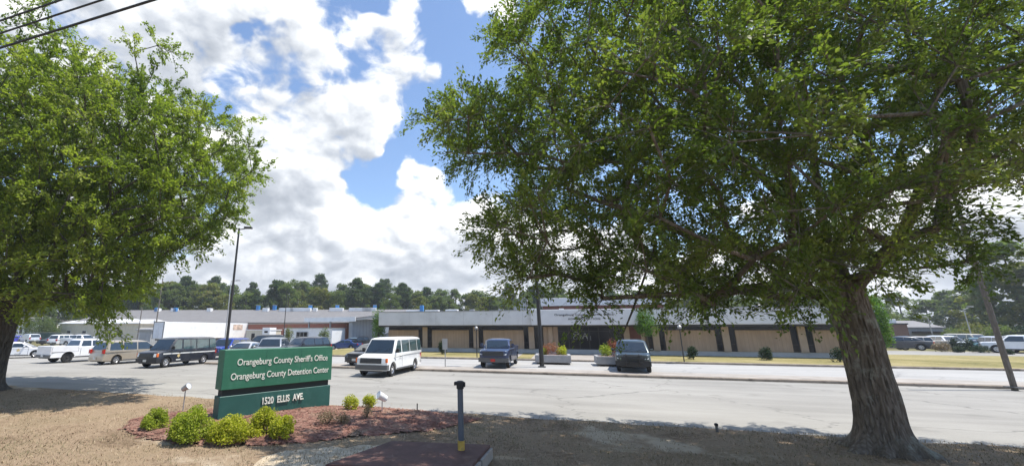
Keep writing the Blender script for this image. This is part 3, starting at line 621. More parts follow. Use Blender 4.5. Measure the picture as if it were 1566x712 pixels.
def utility_pole(px, Y, h, label, r=.14, z0=0., cross=True, mat='wood', lean=0.):
    P = AT(px, HOR, Y); e = empty('utility_pole', (P.x, P.y, z0), R(8), label, 'pole')
    MB().tube([(0, 0, -.3), (lean * .5, 0, h * .5), (lean, 0, h)], [r, r * .85, r * .65], 10).build('pole', M[mat], e, smooth=True)
    if cross:
        B_(lean - .9, lean + .9, -.06, .06, h - .6, h - .48).build('crossarm', M[mat], e)
        for s in (-.7, 0, .7): MB().lathe([(.03, 0), (.05, .06), (.03, .14)], (lean + s, 0, h - .48), 'z', 8).build('insulator', M['bumpergrey'], e)
utility_pole(237.5, 82, 12.5, 'slim wooden utility pole behind the white trailer', .13, cross=False)
utility_pole(212, 74, 6.5, 'thin short wooden pole beside the blue grey shed', .1, cross=False)
utility_pole(434.5, 56, 7.8, 'very thin dark pole in front of the brick wing', .06, cross=False, mat='polebrown')
P = G(1551, 592, LV); e = empty('utility_pole', P, 0, 'stout weathered utility pole on the kerb strip right of the oak', 'pole')
MB().tube([(0, 0, -.2), (0, 0, 4.5), (0, 0, 9.5)], [.10, .095, .08], 12).build('pole', M['wood'], e, smooth=True)
B_(-.2, .2, -.2, .2, 0, .04).build('base_collar', M['bumpergrey'], e)
# parking signs and lawn lamps
def sign_post(px, v, h, label, plate, z0=LV, mat='steel'):
    P = G(px, v, z0); e = empty('parking_sign', P, ANG + R(180), label, 'sign'); MB().tube([(0, 0, 0), (0, 0, h)], .032, 8).build('post', M[mat], e)
    if plate: MB().box(-plate[0] / 2, plate[0] / 2, .033, .045, h - plate[1], h).build('plate', M['steel'], e, .004)
sign_post(681, 560.5, 1.85, 'grey backed parking sign between the white van and the blue pickup', (.36, .72))
sign_post(744.5, 562, 1.75, 'thin bare sign post in front of the blue pickup', (.10, .3))
def lawn_lamp(px, v, h, label):
    P = G(px, v, LZ); e = empty('lawn_lamp', P, 0, label, 'lamp'); MB().tube([(0, 0, 0), (0, 0, h)], .04, 8).build('post', M['polebrown'], e)
    B_(-.22, .22, -.12, .12, h, h + .07).build('bracket', M['polebrown'], e, .01); MB().lathe([(.05, 0), (.13, .05), (.15, .16), (.09, .26), (.02, .29)], (0, 0, h + .071), 'z', 14).build('lamp_head', M['steel'], e, smooth=True)
lawn_lamp(729.5, 546, 2.25, 'thin lawn lamp left of the blue pickup'); lawn_lamp(1046.5, 553, 2.3, 'thin lawn lamp with wide head right of the dark green truck')
# planters
def planter(px, v, label, w_=3.0):
    P = G(px, v, LZ); e = empty('planter', P, ANG, label, 'planter')
    m = MB(); m.box(0, w_, 0, .22, 0, .52); m.box(0, w_, 2.0, 2.22, 0, .52); m.box(0, .22, .221, 1.999, 0, .52); m.box(w_ - .22, w_, .221, 1.999, 0, .52); m.build('planter_wall', M['planter'], e, .015)
    B_(.221, w_ - .221, .221, 1.999, 0, .44).build('soil', M['mulch'], e); return e
PL1 = planter(818.5, 553.5, 'pale concrete planter with rusty flowers left of the entrance', 2.5); PL2 = planter(913, 556.5, 'pale concrete planter with green leaves right of the entrance, behind the dark truck', 2.4)
# hedge-like cables overhead
cab = [(0, 31, 100, -1, 6.2), (0, 53, 152, 0, 6.2), (0, 77, 228, -1, 6.2)]
for i, (u0, v0, u1, v1, z) in enumerate(cab):
    m_pt = AT((u0 + u1) / 2, (v0 + v1) / 2, 8 + i * .0); dv = Vector((SA[0], SA[1], 0))
    d0, d1 = ray(u0, v0), ray(u1, v1); n_ = np.cross(d0, d1)      # plane through the eye and the cable
    # height at which a street-parallel line lies in that plane
    base = m_pt; pts = []
    for k in range(-24, 25):
        s = k * 2.2; pts.append((base.x + dv.x * s, base.y + dv.y * s, base.z + .00035 * s * s))
    o = MB().tube(pts, .028 if i == 2 else .022, 6).build('overhead_cable', M['cable'])
    tag(o, ['topmost of the three black overhead cables', 'middle one of the three black overhead cables', 'lowest and thickest of the three black overhead cables'][i], 'cable')

# ------------------------------------------------------------------ the green sign
A_ = G(332, 648); B2 = G(504.5, 621.4); d = B2 - A_; SL = d.length; sg = empty('monument_sign', A_, math.atan2(d.y, d.x), 'green monument sign with cream lettering and street number', 'sign')
TH = .45
up = B_(0, SL, 0, TH, .88, 1.985).build('upper_panel', M['greenA'], sg, .012); lo = B_(.0, SL, .03, TH - .03, -.1, .705).build('lower_panel', M['greenB'], sg, .012)
for x in (SL * .345, SL * .67): B_(x - .004, x + .004, -.0035, -.001, .895, 1.97).build('panel_seam', M['greenB'], up)
B_(.07, SL - .07, .08, TH - .08, .706, .879).build('recess', M['signgap'], sg)
for body, t0, t1, z, h in (("Orangeburg County Sheriff's Office", .105, .945, 1.535, .195), ("Orangeburg County Detention Center", .065, .965, 1.14, .195)):
    o = text_mesh('lettering', body, M['signletter'], up, SL * (t1 - t0), h, .010, .97, .003); o.location = (SL * (t0 + t1) / 2, -.010, z)
o = text_mesh('street_number', "1520  ELLIS  AVE.", M['signletter'], lo, SL * .375, .20, .03, 1., .014); o.location = (SL * .53, .0, .365)
# ------------------------------------------------------------------ foreground small things
P = [G(599, 673, .25), G(750, 679, .25), G(716, 717, .25), G(497, 709, .25)]
m = MB(); m.prism([(p.x, p.y, -.05) for p in P], (0, 0, 1), .30); o = m.build('platform', M['maroon'], None, .012)
tag(o, 'low maroon stained concrete platform at the foot of the slate pipe', 'platform')
cx = sum((p for p in P), Vector()) / 4
e1 = P[1] - P[2]; nn = Vector((e1.y, -e1.x, 0)).normalized()
m = MB()
for f0, f1 in ((.02, .40), (.46, .98)):
    a, b = P[2] + e1 * f0 + nn * .004, P[2] + e1 * f1 + nn * .004
    m.prism([(a.x, a.y, .0), (b.x, b.y, .0), (b.x, b.y, .20), (a.x, a.y, .20)], nn, .05)
q = m.build('side_slab', M['concrete'], o)
Pp = G(705.5, 687, .25); e = empty('vent_pipe', Pp, R(-12), 'slate grey standing pipe with black cap and yellow foot', 'pipe')
MB().tube([(0, 0, .0), (0, 0, .17)], .070, 16).build('yellow_foot', M['yellow'], e, smooth=True)
MB().tube([(0, 0, .172), (0, 0, 1.17)], .058, 16).build('pipe', M['pipe'], e, smooth=True)
m = MB(); m.lathe([(.062, 1.13), (.075, 1.14), (.075, 1.20), (.088, 1.21), (.088, 1.27), (.05, 1.29)], seg=16); m.build('cap', M['black'], e, smooth=True)
B_(-.12, -.08, -.05, .05, 1.20, 1.27).build('lug', M['black'], e, .01); B_(.08, .105, -.05, .05, 1.17, 1.265).build('lug', M['black'], e, .01)
def flood(px, v, h, label, mat, rz, sc=1.):
    P = G(px, v); z = float(bedz(np.array(P.x), np.array(P.y))); e = empty('floodlight', (P.x, P.y, z), rz, label, 'floodlight')
    MB().tube([(0, 0, -.05), (0, 0, h)], .016, 8).build('stake', M['steel'], e)
    h0 = MB().lathe([(.055, -.13), (.075, -.11), (.095, .09), (.105, .13), (.09, .13), (.08, .10)], (0, 0, 0), 'z', 16).build('lamp_housing', M[mat], e, smooth=True)
    h0.location = (0, 0, h + .08); h0.scale = (sc,) * 3; h0.rotation_euler = (R(62), 0, 0)
    g_ = MB().lathe([(.088, 0), (.088, .012)], (0, 0, .112), 'z', 16).build('lens', M['headlamp'], h0)
    MB().tube([(0, 0, h - .01), (0, .02, h + .06)], .022, 6).build('knuckle', M['bumpergrey'], e)
flood(279, 632, .62, 'small grey floodlight on a stake left of the green sign', 'steel', R(75))
flood(584, 634, .34, 'white floodlight on a stake in the mulch right of the sign', 'white', R(-60), 1.25)
P = G(638, 630); o = MB().tube([(P.x, P.y, 0), (P.x, P.y, .27)], .018, 8).build('marker_stake', M['polebrown']); tag(o, 'thin dark marker stake at the edge of the mulch', 'stake')
P = G(1097, 660); e = empty('pipe_stub', P, 0, 'short dark pipe stub in the shaded grass left of the oak', 'pipe')
MB().tube([(0, 0, -.02), (0, 0, .17)], .03, 10).build('pipe', M['bumpergrey'], e, smooth=True); MB().lathe([(.04, .15), (.045, .16), (.045, .2), (.02, .215)], (0, 0, 0), 'z', 10).build('cap', M['black'], e)
# ------------------------------------------------------------------ vehicles: local +x forward, +y left, origin on the ground under the middle
def arc(cx, r, z0, n=9):                              # wheel arch from rear to front along the sill, going up over the wheel
    a0 = math.asin(max(-1, min(1, (z0 - r) / (r + .07)))); R0 = r + .07
    return [(cx + R0 * math.cos(t), r + R0 * math.sin(t)) for t in np.linspace(math.pi - a0, a0, n)]
KIND = {
 'van': dict(L=5.75, W=2.0, r=.37, ax=(1.95, -1.55), sill=.36, top=[(2.82, .5), (2.86, .72), (2.80, 1.02), (2.70, 1.10), (1.95, 1.22), (1.75, 1.25), (-2.80, 1.25), (-2.86, .80), (-2.86, .48)],
             gh=dict(xf=1.86, xtf=1.15, xtr=-2.74, xr=-2.82, zb=1.22, zr=2.10, wb=.97, wr=.86), side=[(1.30, .72, 'tri'), (.58, -.62), (-.72, -1.92), (-2.02, -2.66)], grille=(.66, .74, 1.02), lampz=.90, nose=2.83),
 'minivan': dict(L=5.0, W=1.92, r=.33, ax=(1.5, -1.5), sill=.28, top=[(2.44, .35), (2.5, .55), (2.42, .78), (2.2, .92), (1.45, 1.04), (-2.30, 1.06), (-2.46, .75), (-2.48, .40)],
             gh=dict(xf=1.75, xtf=.70, xtr=-2.05, xr=-2.36, zb=1.02, zr=1.74, wb=.93, wr=.76), side=[(.95, .05, 'tri'), (-.05, -1.05), (-1.15, -2.08)], grille=(.5, .58, .74), lampz=.72, nose=2.44),
 'suv': dict(L=4.9, W=1.92, r=.38, ax=(1.5, -1.4), sill=.38, top=[(2.38, .45), (2.45, .65), (2.42, .98), (2.25, 1.06), (1.2, 1.14), (-2.30, 1.14), (-2.42, .80), (-2.42, .48)],
             gh=dict(xf=1.25, xtf=.55, xtr=-2.0, xr=-2.30, zb=1.12, zr=1.80, wb=.94, wr=.78), side=[(.72, -.28, 'tri'), (-.38, -1.25), (-1.35, -2.08)], grille=(.6, .72, 1.0), lampz=.90, nose=2.42),
 'sedan': dict(L=4.8, W=1.83, r=.33, ax=(1.42, -1.38), sill=.25, top=[(2.34, .32), (2.40, .50), (2.34, .70), (2.1, .80), (1.05, .96), (-1.55, 1.0), (-2.25, .98), (-2.36, .80), (-2.36, .40)],
             gh=dict(xf=1.12, xtf=.18, xtr=-.98, xr=-1.78, zb=.95, zr=1.44, wb=.88, wr=.66), side=[(.55, -.28, 'tri'), (-.36, -1.28)], grille=(.5, .48, .66), lampz=.68, nose=2.36),
 'pickup': dict(L=5.75, W=1.98, r=.40, ax=(1.9, -1.65), sill=.42, top=[(2.76, .5), (2.84, .72), (2.80, 1.08), (2.65, 1.14), (1.30, 1.24), (-.95, 1.24), (-.96, .86), (-2.80, .86), (-2.84, .6)],
             gh=dict(xf=1.40, xtf=.72, xtr=-.72, xr=-.93, zb=1.22, zr=1.82, wb=.93, wr=.78), side=[(.85, .05, 'tri'), (-.05, -.80)], grille=(.68, .78, 1.08), lampz=.98, nose=2.83, bed=(-.97, -2.82, .86, 1.30)),
}
def vehicle(kind, name, cat, label, col, P, rz, z0=0., scale=1., group=None, stripe=None, trim='bumpergrey', rim='alloy', glass='autoglass', plate=None, detail=True, body_metal=0., chrome=False, mark=None, bar=False):
    K = KIND[kind]; g_ = K['gh']; W = K['W']; h = W / 2; e = empty(name, (P[0], P[1], z0), rz, label, cat, group); e.scale = (scale,) * 3
    pm = paint(name + '_paint', col, body_metal); r = K['r']; xf, xr = K['ax']
    top = K['top']; s = K['sill']; prof = list(top) + [(top[-1][0] + .02, s)] + arc(xr, r, s) + arc(xf, r, s) + [(top[0][0] - .02, s)]
    n = len(prof); xm = K['L'] / 2; m = MB(); rings = []
    zt = max(z for _, z in top)
    for y, ins in ((-h, 1), (-h + .05, .35), (-h + .16, 0), (h - .16, 0), (h - .05, .35), (h, 1)):
        ring = []
        for i, (x, z) in enumerate(prof):
            k = i < len(top); xx = x - math.copysign(.10 * ins, x) if (k and abs(x) > xm * .85) else x
            zz = z - .055 * ins if (k and z > .85) else z
            yy = y * (1 - .10 * (abs(x) / xm) ** 8) * (1 - .03 * max(0, (z - .7)) * (abs(y) > h * .8) - .05 * max(0, .55 - z) * (abs(y) > h * .8))
            ring.append(len(m.v)); m.v.append((xx, yy, zz))
        rings.append(ring)
    for a, b in zip(rings, rings[1:]):
        for i in range(n): m.f.append((a[i], a[(i + 1) % n], b[(i + 1) % n], b[i]))
    m.f.append(tuple(rings[0][::-1])); m.f.append(tuple(rings[-1]))
    # cabin
    A = g_; zc = A['zr'] - .09; t = (zc - A['zb']) / (A['zr'] - A['zb']); lp = lambda a, b, f: a + (b - a) * f
    def cring(x0, x1, w_, z, c=.06): return [(x0, -w_ + c, z), (x0 - c * 1.3, -w_, z), (x1 + c * 1.3, -w_, z), (x1, -w_ + c, z), (x1, w_ - c, z), (x1 + c * 1.3, w_, z), (x0 - c * 1.3, w_, z), (x0, w_ - c, z)]
    o = len(m.v)
    R1 = cring(A['xf'], A['xr'], A['wb'], A['zb'] - .12); R2 = cring(A['xf'], A['xr'], A['wb'], A['zb'])
    R3 = cring(lp(A['xf'], A['xtf'], t), lp(A['xr'], A['xtr'], t), lp(A['wb'], A['wr'], t), zc, .09)
    R4 = cring(A['xtf'] - .12, A['xtr'] + .07, A['wr'] - .08, A['zr'] - .022, .16); R5 = cring(A['xtf'] - .36, A['xtr'] + .3, A['wr'] - .30, A['zr'] + .02, .16)
    for q in (R1, R2, R3, R4, R5): m.v += q
    for k in range(4):
        for i in range(8): m.f.append((o + k * 8 + i, o + k * 8 + (i + 1) % 8, o + k * 8 + 8 + (i + 1) % 8, o + k * 8 + 8 + i))
    m.f.append(tuple(o + 32 + i for i in range(8)))
    body = m.build('body', pm, e, smooth=True)
    # inner underbody
    B_(-xm + .12, xm - .12, -h + .28, h - .28, s - .06, .80).build('underbody', M['black'], e)
    def on(zf, x, side):                               # point on cabin side at height fraction, x along
        z = lp(A['zb'], zc, zf); w_ = lp(A['wb'], lp(A['wb'], A['wr'], t), zf); return Vector((x, side * w_, z))
    def slope(zf, front): return lp(A['xf'], lp(A['xf'], A['xtf'], t), zf) if front else lp(A['xr'], lp(A['xr'], A['xtr'], t), zf)
    z0f, z1f = .06, .93; GL = M[glass]
    for sd in (-1, 1):
        nrm = (0, sd, .2)
        for wn in K['side']:
            xa, xb = wn[0], wn[1]
            fa = slope(z0f, True) - A['xf'] if False else 0
            topa = xa
            bota = xa + (.62 if kind in ('sedan', 'minivan') else .42 if kind != 'van' else .36) if len(wn) > 2 else xa
            bota = min(bota, slope(z0f, True) - .12); topa = min(topa, slope(z1f, True) - .12)
            xb_b = max(xb, slope(z0f, False) + .10); xb_t = max(xb, slope(z1f, False) + .10)
            q = [on(z0f, bota, sd), on(z0f, xb_b, sd), on(z1f, xb_t, sd), on(z1f, topa, sd)]
            q = [p + Vector((0, sd * .004, 0)) for p in q]
            MB().prism(q, nrm, .008).build('side_window', GL, e)
    for front in (True, False):
        if front: nm = 'windscreen'
        else: nm = 'rear_window'
        zl, zh = (.04, .96) if front else ((.10, .93) if kind != 'van' else (.15, .9))
        xa, xb = slope(zl, front), slope(zh, front); sg_ = 1 if front else -1
        mg = (.085, .12) if front else (.13, .15); wl = lp(A['wb'], lp(A['wb'], A['wr'], t), zl) - mg[0]; wh = lp(A['wb'], lp(A['wb'], A['wr'], t), zh) - mg[1]
        za, zb2 = lp(A['zb'], zc, zl), lp(A['zb'], zc, zh); dx = sg_ * .005
        MB().prism([(xa + dx, -wl, za), (xa + dx, wl, za), (xb + dx, wh, zb2), (xb + dx, -wh, zb2)], (sg_, 0, .4), .008).build(nm, M['autoglass'], e)
    xa = slope(0, True); m = MB()
    m.box(xa - .06, xa + .05, -A['wb'] + .12, A['wb'] - .12, A['zb'] - .03, A['zb'] + .035); m.build('cowl', M['black'], e)
    m = MB()
    for y in (-.35, .25): x0_, x1_ = slope(.08, True) + .02, slope(.34, True) + .02; m.tube([(x0_, y, lp(A['zb'], zc, .08)), (x1_, y + .42, lp(A['zb'], zc, .34))], .011, 4)
    m.build('wiper', M['black'], e)
    for sd in (-1, 1): B_(xr + r + .12, xf - r - .12, min(sd * (h - .03), sd * (h + .006)), max(sd * (h - .03), sd * (h + .006)), s - .03, s + .07).build('sill_trim', M['black' if trim == 'black' else 'bumpergrey'], e, .008)
    # wheels
    for x in (xf, xr):
        for sd in (-1, 1):
            wv = MB().lathe([(r * .55, -.11), (r * .9, -.11), (r, -.07), (r, .07), (r * .9, .11), (r * .62, .11), (r * .6, .06)], (0, 0, 0), 'y', 22).build('wheel', M['rubber'], e, smooth=True)
            wv.location = (x, sd * (h - .15), r); wv.rotation_euler = (0, 0, 0 if sd > 0 else math.pi)
            m = MB(); m.lathe([(r * .60, .04), (r * .60, .085), (r * .52, .09), (r * .45, .07), (r * .2, .075), (r * .14, .105), (.02, .11)], (0, 0, 0), 'y', 18)
            rm = m.build('rim', M[rim], wv, smooth=True)
            m = MB()
            for k in range(5):
                q = 2 * math.pi * k / 5 + .3; m.lathe([(r * .10, 0), (r * .10, .004)], (r * .34 * math.cos(q), .0745, r * .34 * math.sin(q)), 'y', 8)
            m.build('rim_hole', M['black'], rm)
    if not detail: return e
    nx = K['nose']; gw, ga, gb = K['grille']
    front_x = nx - .02
    def nose_x(z):
        for (x0, z0_), (x1, z1_) in zip(top, top[1:]):
            if x0 > xm * .6 and z0_ <= z <= z1_: return lp(x0, x1, (z - z0_) / max(1e-6, z1_ - z0_))
        return nx
    gr = MB(); xa, xb = nose_x(ga), nose_x(gb); gr.prism([(xa - .01, -gw, ga), (xa - .01, gw, ga), (xb - .01, gw, gb), (xb - .01, -gw, gb)], (1, 0, .1), .035)
    gg = gr.build('grille', M['black'] if not chrome else M['bumpergrey'], e, .006)
    m = MB()
    for k in range(3 if gb - ga > .2 else 2):
        z = ga + (gb - ga) * (k + 1) / (4 if gb - ga > .2 else 3); x = nose_x(z); m.box(x + .02, x + .036, -gw + .03, gw - .03, z - .012, z + .012)
    m.build('grille_bar', M['chrome'] if chrome else M['bumpergrey'], gg)
    for sd in (-1, 1):
        y0, y1 = sd * (gw + .02), sd * (h - .13); y0, y1 = min(y0, y1), max(y0, y1); z = K['lampz']; hh = (gb - ga) * .42; x = min(nose_x(z - hh), nose_x(z + hh)); xa, xb = nose_x(z - hh) + .015, nose_x(z + hh) + .015
        hl = MB().add([(xa - .25, y0, z - hh), (xa, y0, z - hh), (xa - .03, y1, z - hh), (xa - .25, y1, z - hh), (xb - .25, y0, z + hh), (xb, y0, z + hh), (xb - .03, y1, z + hh), (xb - .25, y1, z + hh)] if sd > 0 else [(xa - .25, y0, z - hh), (xa - .03, y0, z - hh), (xa, y1, z - hh), (xa - .25, y1, z - hh), (xb - .25, y0, z + hh), (xb - .03, y0, z + hh), (xb, y1, z + hh), (xb - .25, y1, z + hh)],
            [(3, 2, 1, 0), (4, 5, 6, 7), (0, 1, 5, 4), (1, 2, 6, 5), (2, 3, 7, 6), (3, 0, 4, 7)]).build('headlight', M['headlamp'], e, .012)
        if kind == 'van':
            ya = sd * (h - .13); yb = sd * (h - .03); MB().box(x - .16, x - .015, min(ya, yb) + .002, max(ya, yb), z - hh, z + hh).build('turn_signal', M['amber'], e, .01)
        x = -xm; tz0, tz1 = (.82, 1.12) if kind != 'sedan' else (.72, .90)
        if kind == 'van': tz0, tz1 = .80, 1.15
        ya, yb = sd * (h - .30), sd * (h - .085); rx = min(p[0] for p in top)
        MB().box(rx - .008, rx + .12, min(ya, yb), max(ya, yb), tz0, tz1).build('taillight', M['red'], e, .012)
        mxx = slope(.1, True) - .22 - (.25 if kind in ('sedan', 'minivan') else 0); yy = sd * (A['wb'] + .03)
        MB().box(mxx - .05, mxx + .07, min(yy, yy + sd * .2), max(yy, yy + sd * .2), A['zb'] + .06, A['zb'] + (.30 if kind in ('van', 'pickup') else .20)).build('mirror', M['black'] if kind == 'van' else pm, e, .03)
        m = MB(); w_ = h + .001
        xs_ = [K['side'][0][1] - .05] + ([K['side'][0][0] + .35] if kind != 'minivan' else [K['side'][0][0] + .3]) + ([K['side'][1][1] - .02] if kind in ('sedan', 'suv', 'pickup') else [])
        for x in xs_:
            if abs(x) < xm * .8: m.box(x - .008, x + .008, sd * w_ - .006, sd * w_ + .004, s + .12 if abs(x - xr) > r + .1 and abs(x - xf) > r + .1 else r * 2 + .15, min(1.1, zt - .08))
        m.build('door_seam', M['black'], e)
        m = MB(); x = K['side'][0][1] + .10; m.box(x, x + .16, sd * h - .005, sd * h + .025, zt - .24, zt - .20); m.build('door_handle', M['black'] if kind == 'van' else pm, e)
    bz0, bz1 = (.40, .66) if kind in ('van', 'pickup', 'suv') else (.30, .46)
    bm_ = M['chrome'] if chrome else M[trim]
    if kind in ('van', 'pickup', 'suv') or trim != 'bumpergrey':
        fb = MB(); k = 7; pts = [(nx + .07 - .10 * abs(u) ** 3, u * (h - .02)) for u in np.linspace(-1, 1, k)]
        pts = [(nx - .35, -h + .03)] + pts + [(nx - .35, h - .03)]
        for (x0, y0), (x1, y1) in zip(pts, pts[1:]):
            fb.prism([(x0, y0, bz0), (x1, y1, bz0), (x1 - .06, y1 * .97, bz0), (x0 - .06, y0 * .97, bz0)], (0, 0, 1), bz1 - bz0)
        fb.build('front_bumper', bm_, e)
        MB().box(-xm - .03, -xm + .10, -h + .1, h - .1, bz0 + .03, bz1 - .02).build('rear_bumper', bm_, e, .03)
    if plate: MB().box(nx + .075, nx + .085, -.15, .15, bz0 + .04, bz0 + .20).build('licence_plate', M[plate], e)
    MB().box(-xm - .045, -xm - .032, -.15, .15, bz0 + .1, bz0 + .25).build('licence_plate', M['plate'], e)
    if 'bed' in K:
        xa, xb, za, zb2 = K['bed']; m = MB()
        for sd in (-1, 1):
            m.box(xb + .05, xa, min(sd * (h - .03), sd * (h - .12)), max(sd * (h - .03), sd * (h - .12)), za - .02, zb2)
        m.build('bed_side', pm, e, .02)
        MB().box(xb - .03, xb + .045, -h + .06, h - .06, za - .20, zb2).build('tailgate', pm, e, .02)
        MB().box(xa - .06, xa - .002, -h + .121, h - .121, za + .002, zb2 - .02).build('bed_front', pm, e)
        MB().box(-xm + .05, xa - .07, -h + .125, h - .125, za + .003, za + .02).build('bed_floor', M['black'], e)
    if bar:
        m = MB()
        for y in (-.34, .34): m.tube([(nx + .10, y, .42), (nx + .16, y, .55), (nx + .16, y, .98), (nx + .08, y, 1.06)], .035, 8)
        for z in (.62, .82, 1.0): m.tube([(nx + .16, -.5, z), (nx + .16, .5, z)], .028, 8)
        m.build('push_bar', M['black'], e, smooth=True)
        MB().box(nx - .01, nx + .045, -.8, .8, .62, .70).build('lower_grille', M['black'], e, .01)
    if stripe:
        for sd in (-1, 1):
            m = MB(); z = 1.0
            m.box(-xm + .25, xm - .55, sd * (h + .001) - .006, sd * (h + .001) + .004, .93, 1.02); m.build('side_stripe', M['plate'], e)
    if mark:
        for sd in (-1, 1):
            x, z = mark; m = MB(); c = sd * (h + .006)
            pts = [(x + .16 * math.cos(q) * (1 if k % 2 == 0 else .55), z + .16 * math.sin(q) * (1 if k % 2 == 0 else .55)) for k, q in enumerate(np.linspace(0, 2 * math.pi, 13)[:-1] + math.pi / 2)]
            m.prism([(a, c, b) for a, b in pts], (0, sd, 0), .006); m.build('door_emblem', simple('emblem_gold', (.55, .42, .2), .5), e)
            MB().box(x - .2, x + .2, min(c, c + sd * .006), max(c, c + sd * .006), z - .33, z - .25).build('door_lettering', M['plate'], e)
    return e
def park(kind, px, v, ref, rz, z0=0., **kw):          # put the named contact point of the vehicle on a ground point of the place
    K = KIND[kind]; sc = kw.get('scale', 1.); x, y = ref; Pt = G(px, v, z0); c, s = math.cos(rz), math.sin(rz)
    x *= sc; y *= sc
    return vehicle(kind, P=(Pt.x - c * x + s * y, Pt.y - s * x - c * y), rz=rz, z0=z0, **kw)
KH = {k: (v['ax'][0], v['ax'][1], v['W'] / 2 - .1, v['L'] / 2) for k, v in KIND.items()}
AW, TW = ANG + R(90), ANG - R(90)                      # nose away from / towards the road
park('van', 599, 575, (KH['van'][0], KH['van'][2]), TW - R(2), name='passenger_van', cat='van', label='white passenger van with grey bumper and amber lamps facing the road', col=(.80, .80, .78), trim='bumpergrey', glass='clearish')
park('van', 252, 561.5, (KH['van'][0], KH['van'][2]), TW + R(1), name='passenger_van', cat='van', label='black passenger van with a white side stripe', col=(.012, .014, .022), scale=.95, stripe=True, trim='black', glass='clearish', plate='plate', mark=(.98, .80))
park('minivan', 176, 556.5, (KH['minivan'][1], -KH['minivan'][2]), AW - R(4), name='minivan', cat='minivan', label='tan minivan with tinted windows between the white pickup and black van', col=(.42, .36, .28), body_metal=.3)
park('pickup', 101, 554, (KH['pickup'][1], -KH['pickup'][2]), AW - R(4), name='pickup_truck', cat='pickup truck', label='white pickup truck seen from behind next to the tan minivan', col=(.78, .78, .79), rim='black')
park('sedan', 52.5, 546.5, (KH['sedan'][0], -KH['sedan'][2]), R(30), name='patrol_sedan', cat='car', label='white sedan with gold door mark beside the left tree trunk', col=(.75, .76, .78), mark=(.2, .72))
park('pickup', 779, 562, (KH['pickup'][0], KH['pickup'][2] - .0), TW - R(2), z0=LV, name='pickup_truck', cat='pickup truck', label='dark blue pickup truck with a red front plate facing the kerb', col=(.026, .042, .10), body_metal=.4, plate='red', trim='bumpergrey')
park('suv', 970, 568.5, (KH['suv'][0] + .3, 0), math.atan2(-.90, -.44), z0=LV, name='utility_vehicle', cat='car', label='dark green utility vehicle with blackened front parked head on by the planter', col=(.030, .044, .044), body_metal=.4, trim='black', rim='black', bar=True)
park('sedan', 562, 558.5, (KH['sedan'][0] + .3, .7), TW - R(4), z0=LV, name='sedan', cat='car', label='dark sedan half hidden behind the white passenger van', col=(.03, .034, .042), body_metal=.4, plate='plate')
park('suv', 338, 548, (1.0, 0), TW + R(8), name='utility_vehicle', cat='car', label='bright blue utility vehicle between the black van and the green sign', col=(.012, .045, .30), body_metal=.3)
def parkY(kind, px, Y, rz, z0=0., **kw): Pt = AT(px, HOR, Y); return vehicle(kind, P=(Pt.x, Pt.y), rz=rz, z0=z0, **kw)
parkY('sedan', 378, 36, TW + R(15), LV, name='sedan', cat='car', label='silver white sedan just above the left end of the green sign', col=(.6, .61, .62), body_metal=.5)
parkY('suv', 419, 35.5, TW + R(25), LV, name='utility_vehicle', cat='car', label='dark utility vehicle with pale pillars above the middle of the green sign', col=(.30, .32, .35), body_metal=.5)
parkY('suv', 468, 38.5, TW - R(18), LV, name='utility_vehicle', cat='car', label='charcoal utility vehicle above the word office on the green sign', col=(.035, .04, .055), body_metal=.5)
parkY('suv', 403, 45, TW - R(50), LZ, name='utility_vehicle', cat='car', label='black utility vehicle behind the pale pillared one', col=(.015, .015, .017))
parkY('sedan', 529, 56, ANG + R(180), LZ - .25, name='sedan', cat='car', label='blue sedan parked side on before the metal carport', col=(.015, .05, .19), body_metal=.4, scale=.92)
parkY('sedan', 541, 60, TW + R(6), LZ - .2, name='sedan', cat='car', label='pale blue sedan just behind the blue sedan', col=(.24, .36, .48), body_metal=.4)
parkY('pickup', 557, 59, ANG + R(200), LZ - .2, name='pickup_truck', cat='pickup truck', label='black pickup truck in the shade of the carport', col=(.02, .022, .028), scale=.9)
parkY('suv', 48, 82, ANG + R(170), 0, name='utility_vehicle', cat='car', label='silver white utility vehicle in front of the white house', col=(.6, .62, .64), body_metal=.3)
parkY('sedan', 24, 84, TW, 0, name='sedan', cat='car', label='violet blue sedan right beside the left tree trunk', col=(.05, .05, .42))
parkY('sedan', 86, 76, TW + R(20), 0, name='sedan', cat='car', label='dark sedan in front of the green screened fence', col=(.03, .03, .045))
parkY('suv', 104, 70, AW + R(12), 0, name='utility_vehicle', cat='car', label='white utility vehicle seen from behind beside the dark sedan', col=(.75, .75, .76))
parkY('pickup', 127, 68, ANG + R(10), 0, name='pickup_truck', cat='pickup truck', label='white crew cab truck on the dirt behind the other white pickup', col=(.78, .78, .79))
# right-hand row
RR = [('sedan', 1370, 50, ANG + R(155), 'dark blue sedan nearest the oak trunk in the side lot', (.02, .028, .045), 1.1), ('pickup', 1404, 49, ANG + R(165), 'pale beige pickup truck in the side lot', (.52, .47, .40), .86),
      ('suv', 1443, 50.5, TW, 'white utility vehicle behind the round shrubs', (.72, .74, .78), .9), ('van', 1478, 57, TW + R(10), 'cream van under the dark open shed', (.62, .56, .44), .85),
      ('sedan', 1492, 48, TW - R(25), 'dark teal sedan beside the low shrubs', (.02, .09, .085), 1.), ('suv', 1514, 46.5, AW - R(6), 'white utility vehicle with red lamps seen from behind', (.7, .7, .74), .9),
      ('sedan', 1532, 46, AW - R(10), 'silver sedan left of the stout utility pole', (.6, .6, .6), 1.), ('suv', 1551, 43, ANG + R(150), 'large white utility vehicle with dark windows at the end of the side lot', (.76, .77, .78), 1.), ('suv', 1578, 42.5, TW, 'dark plum utility vehicle at the frame edge', (.06, .03, .04), .95)]
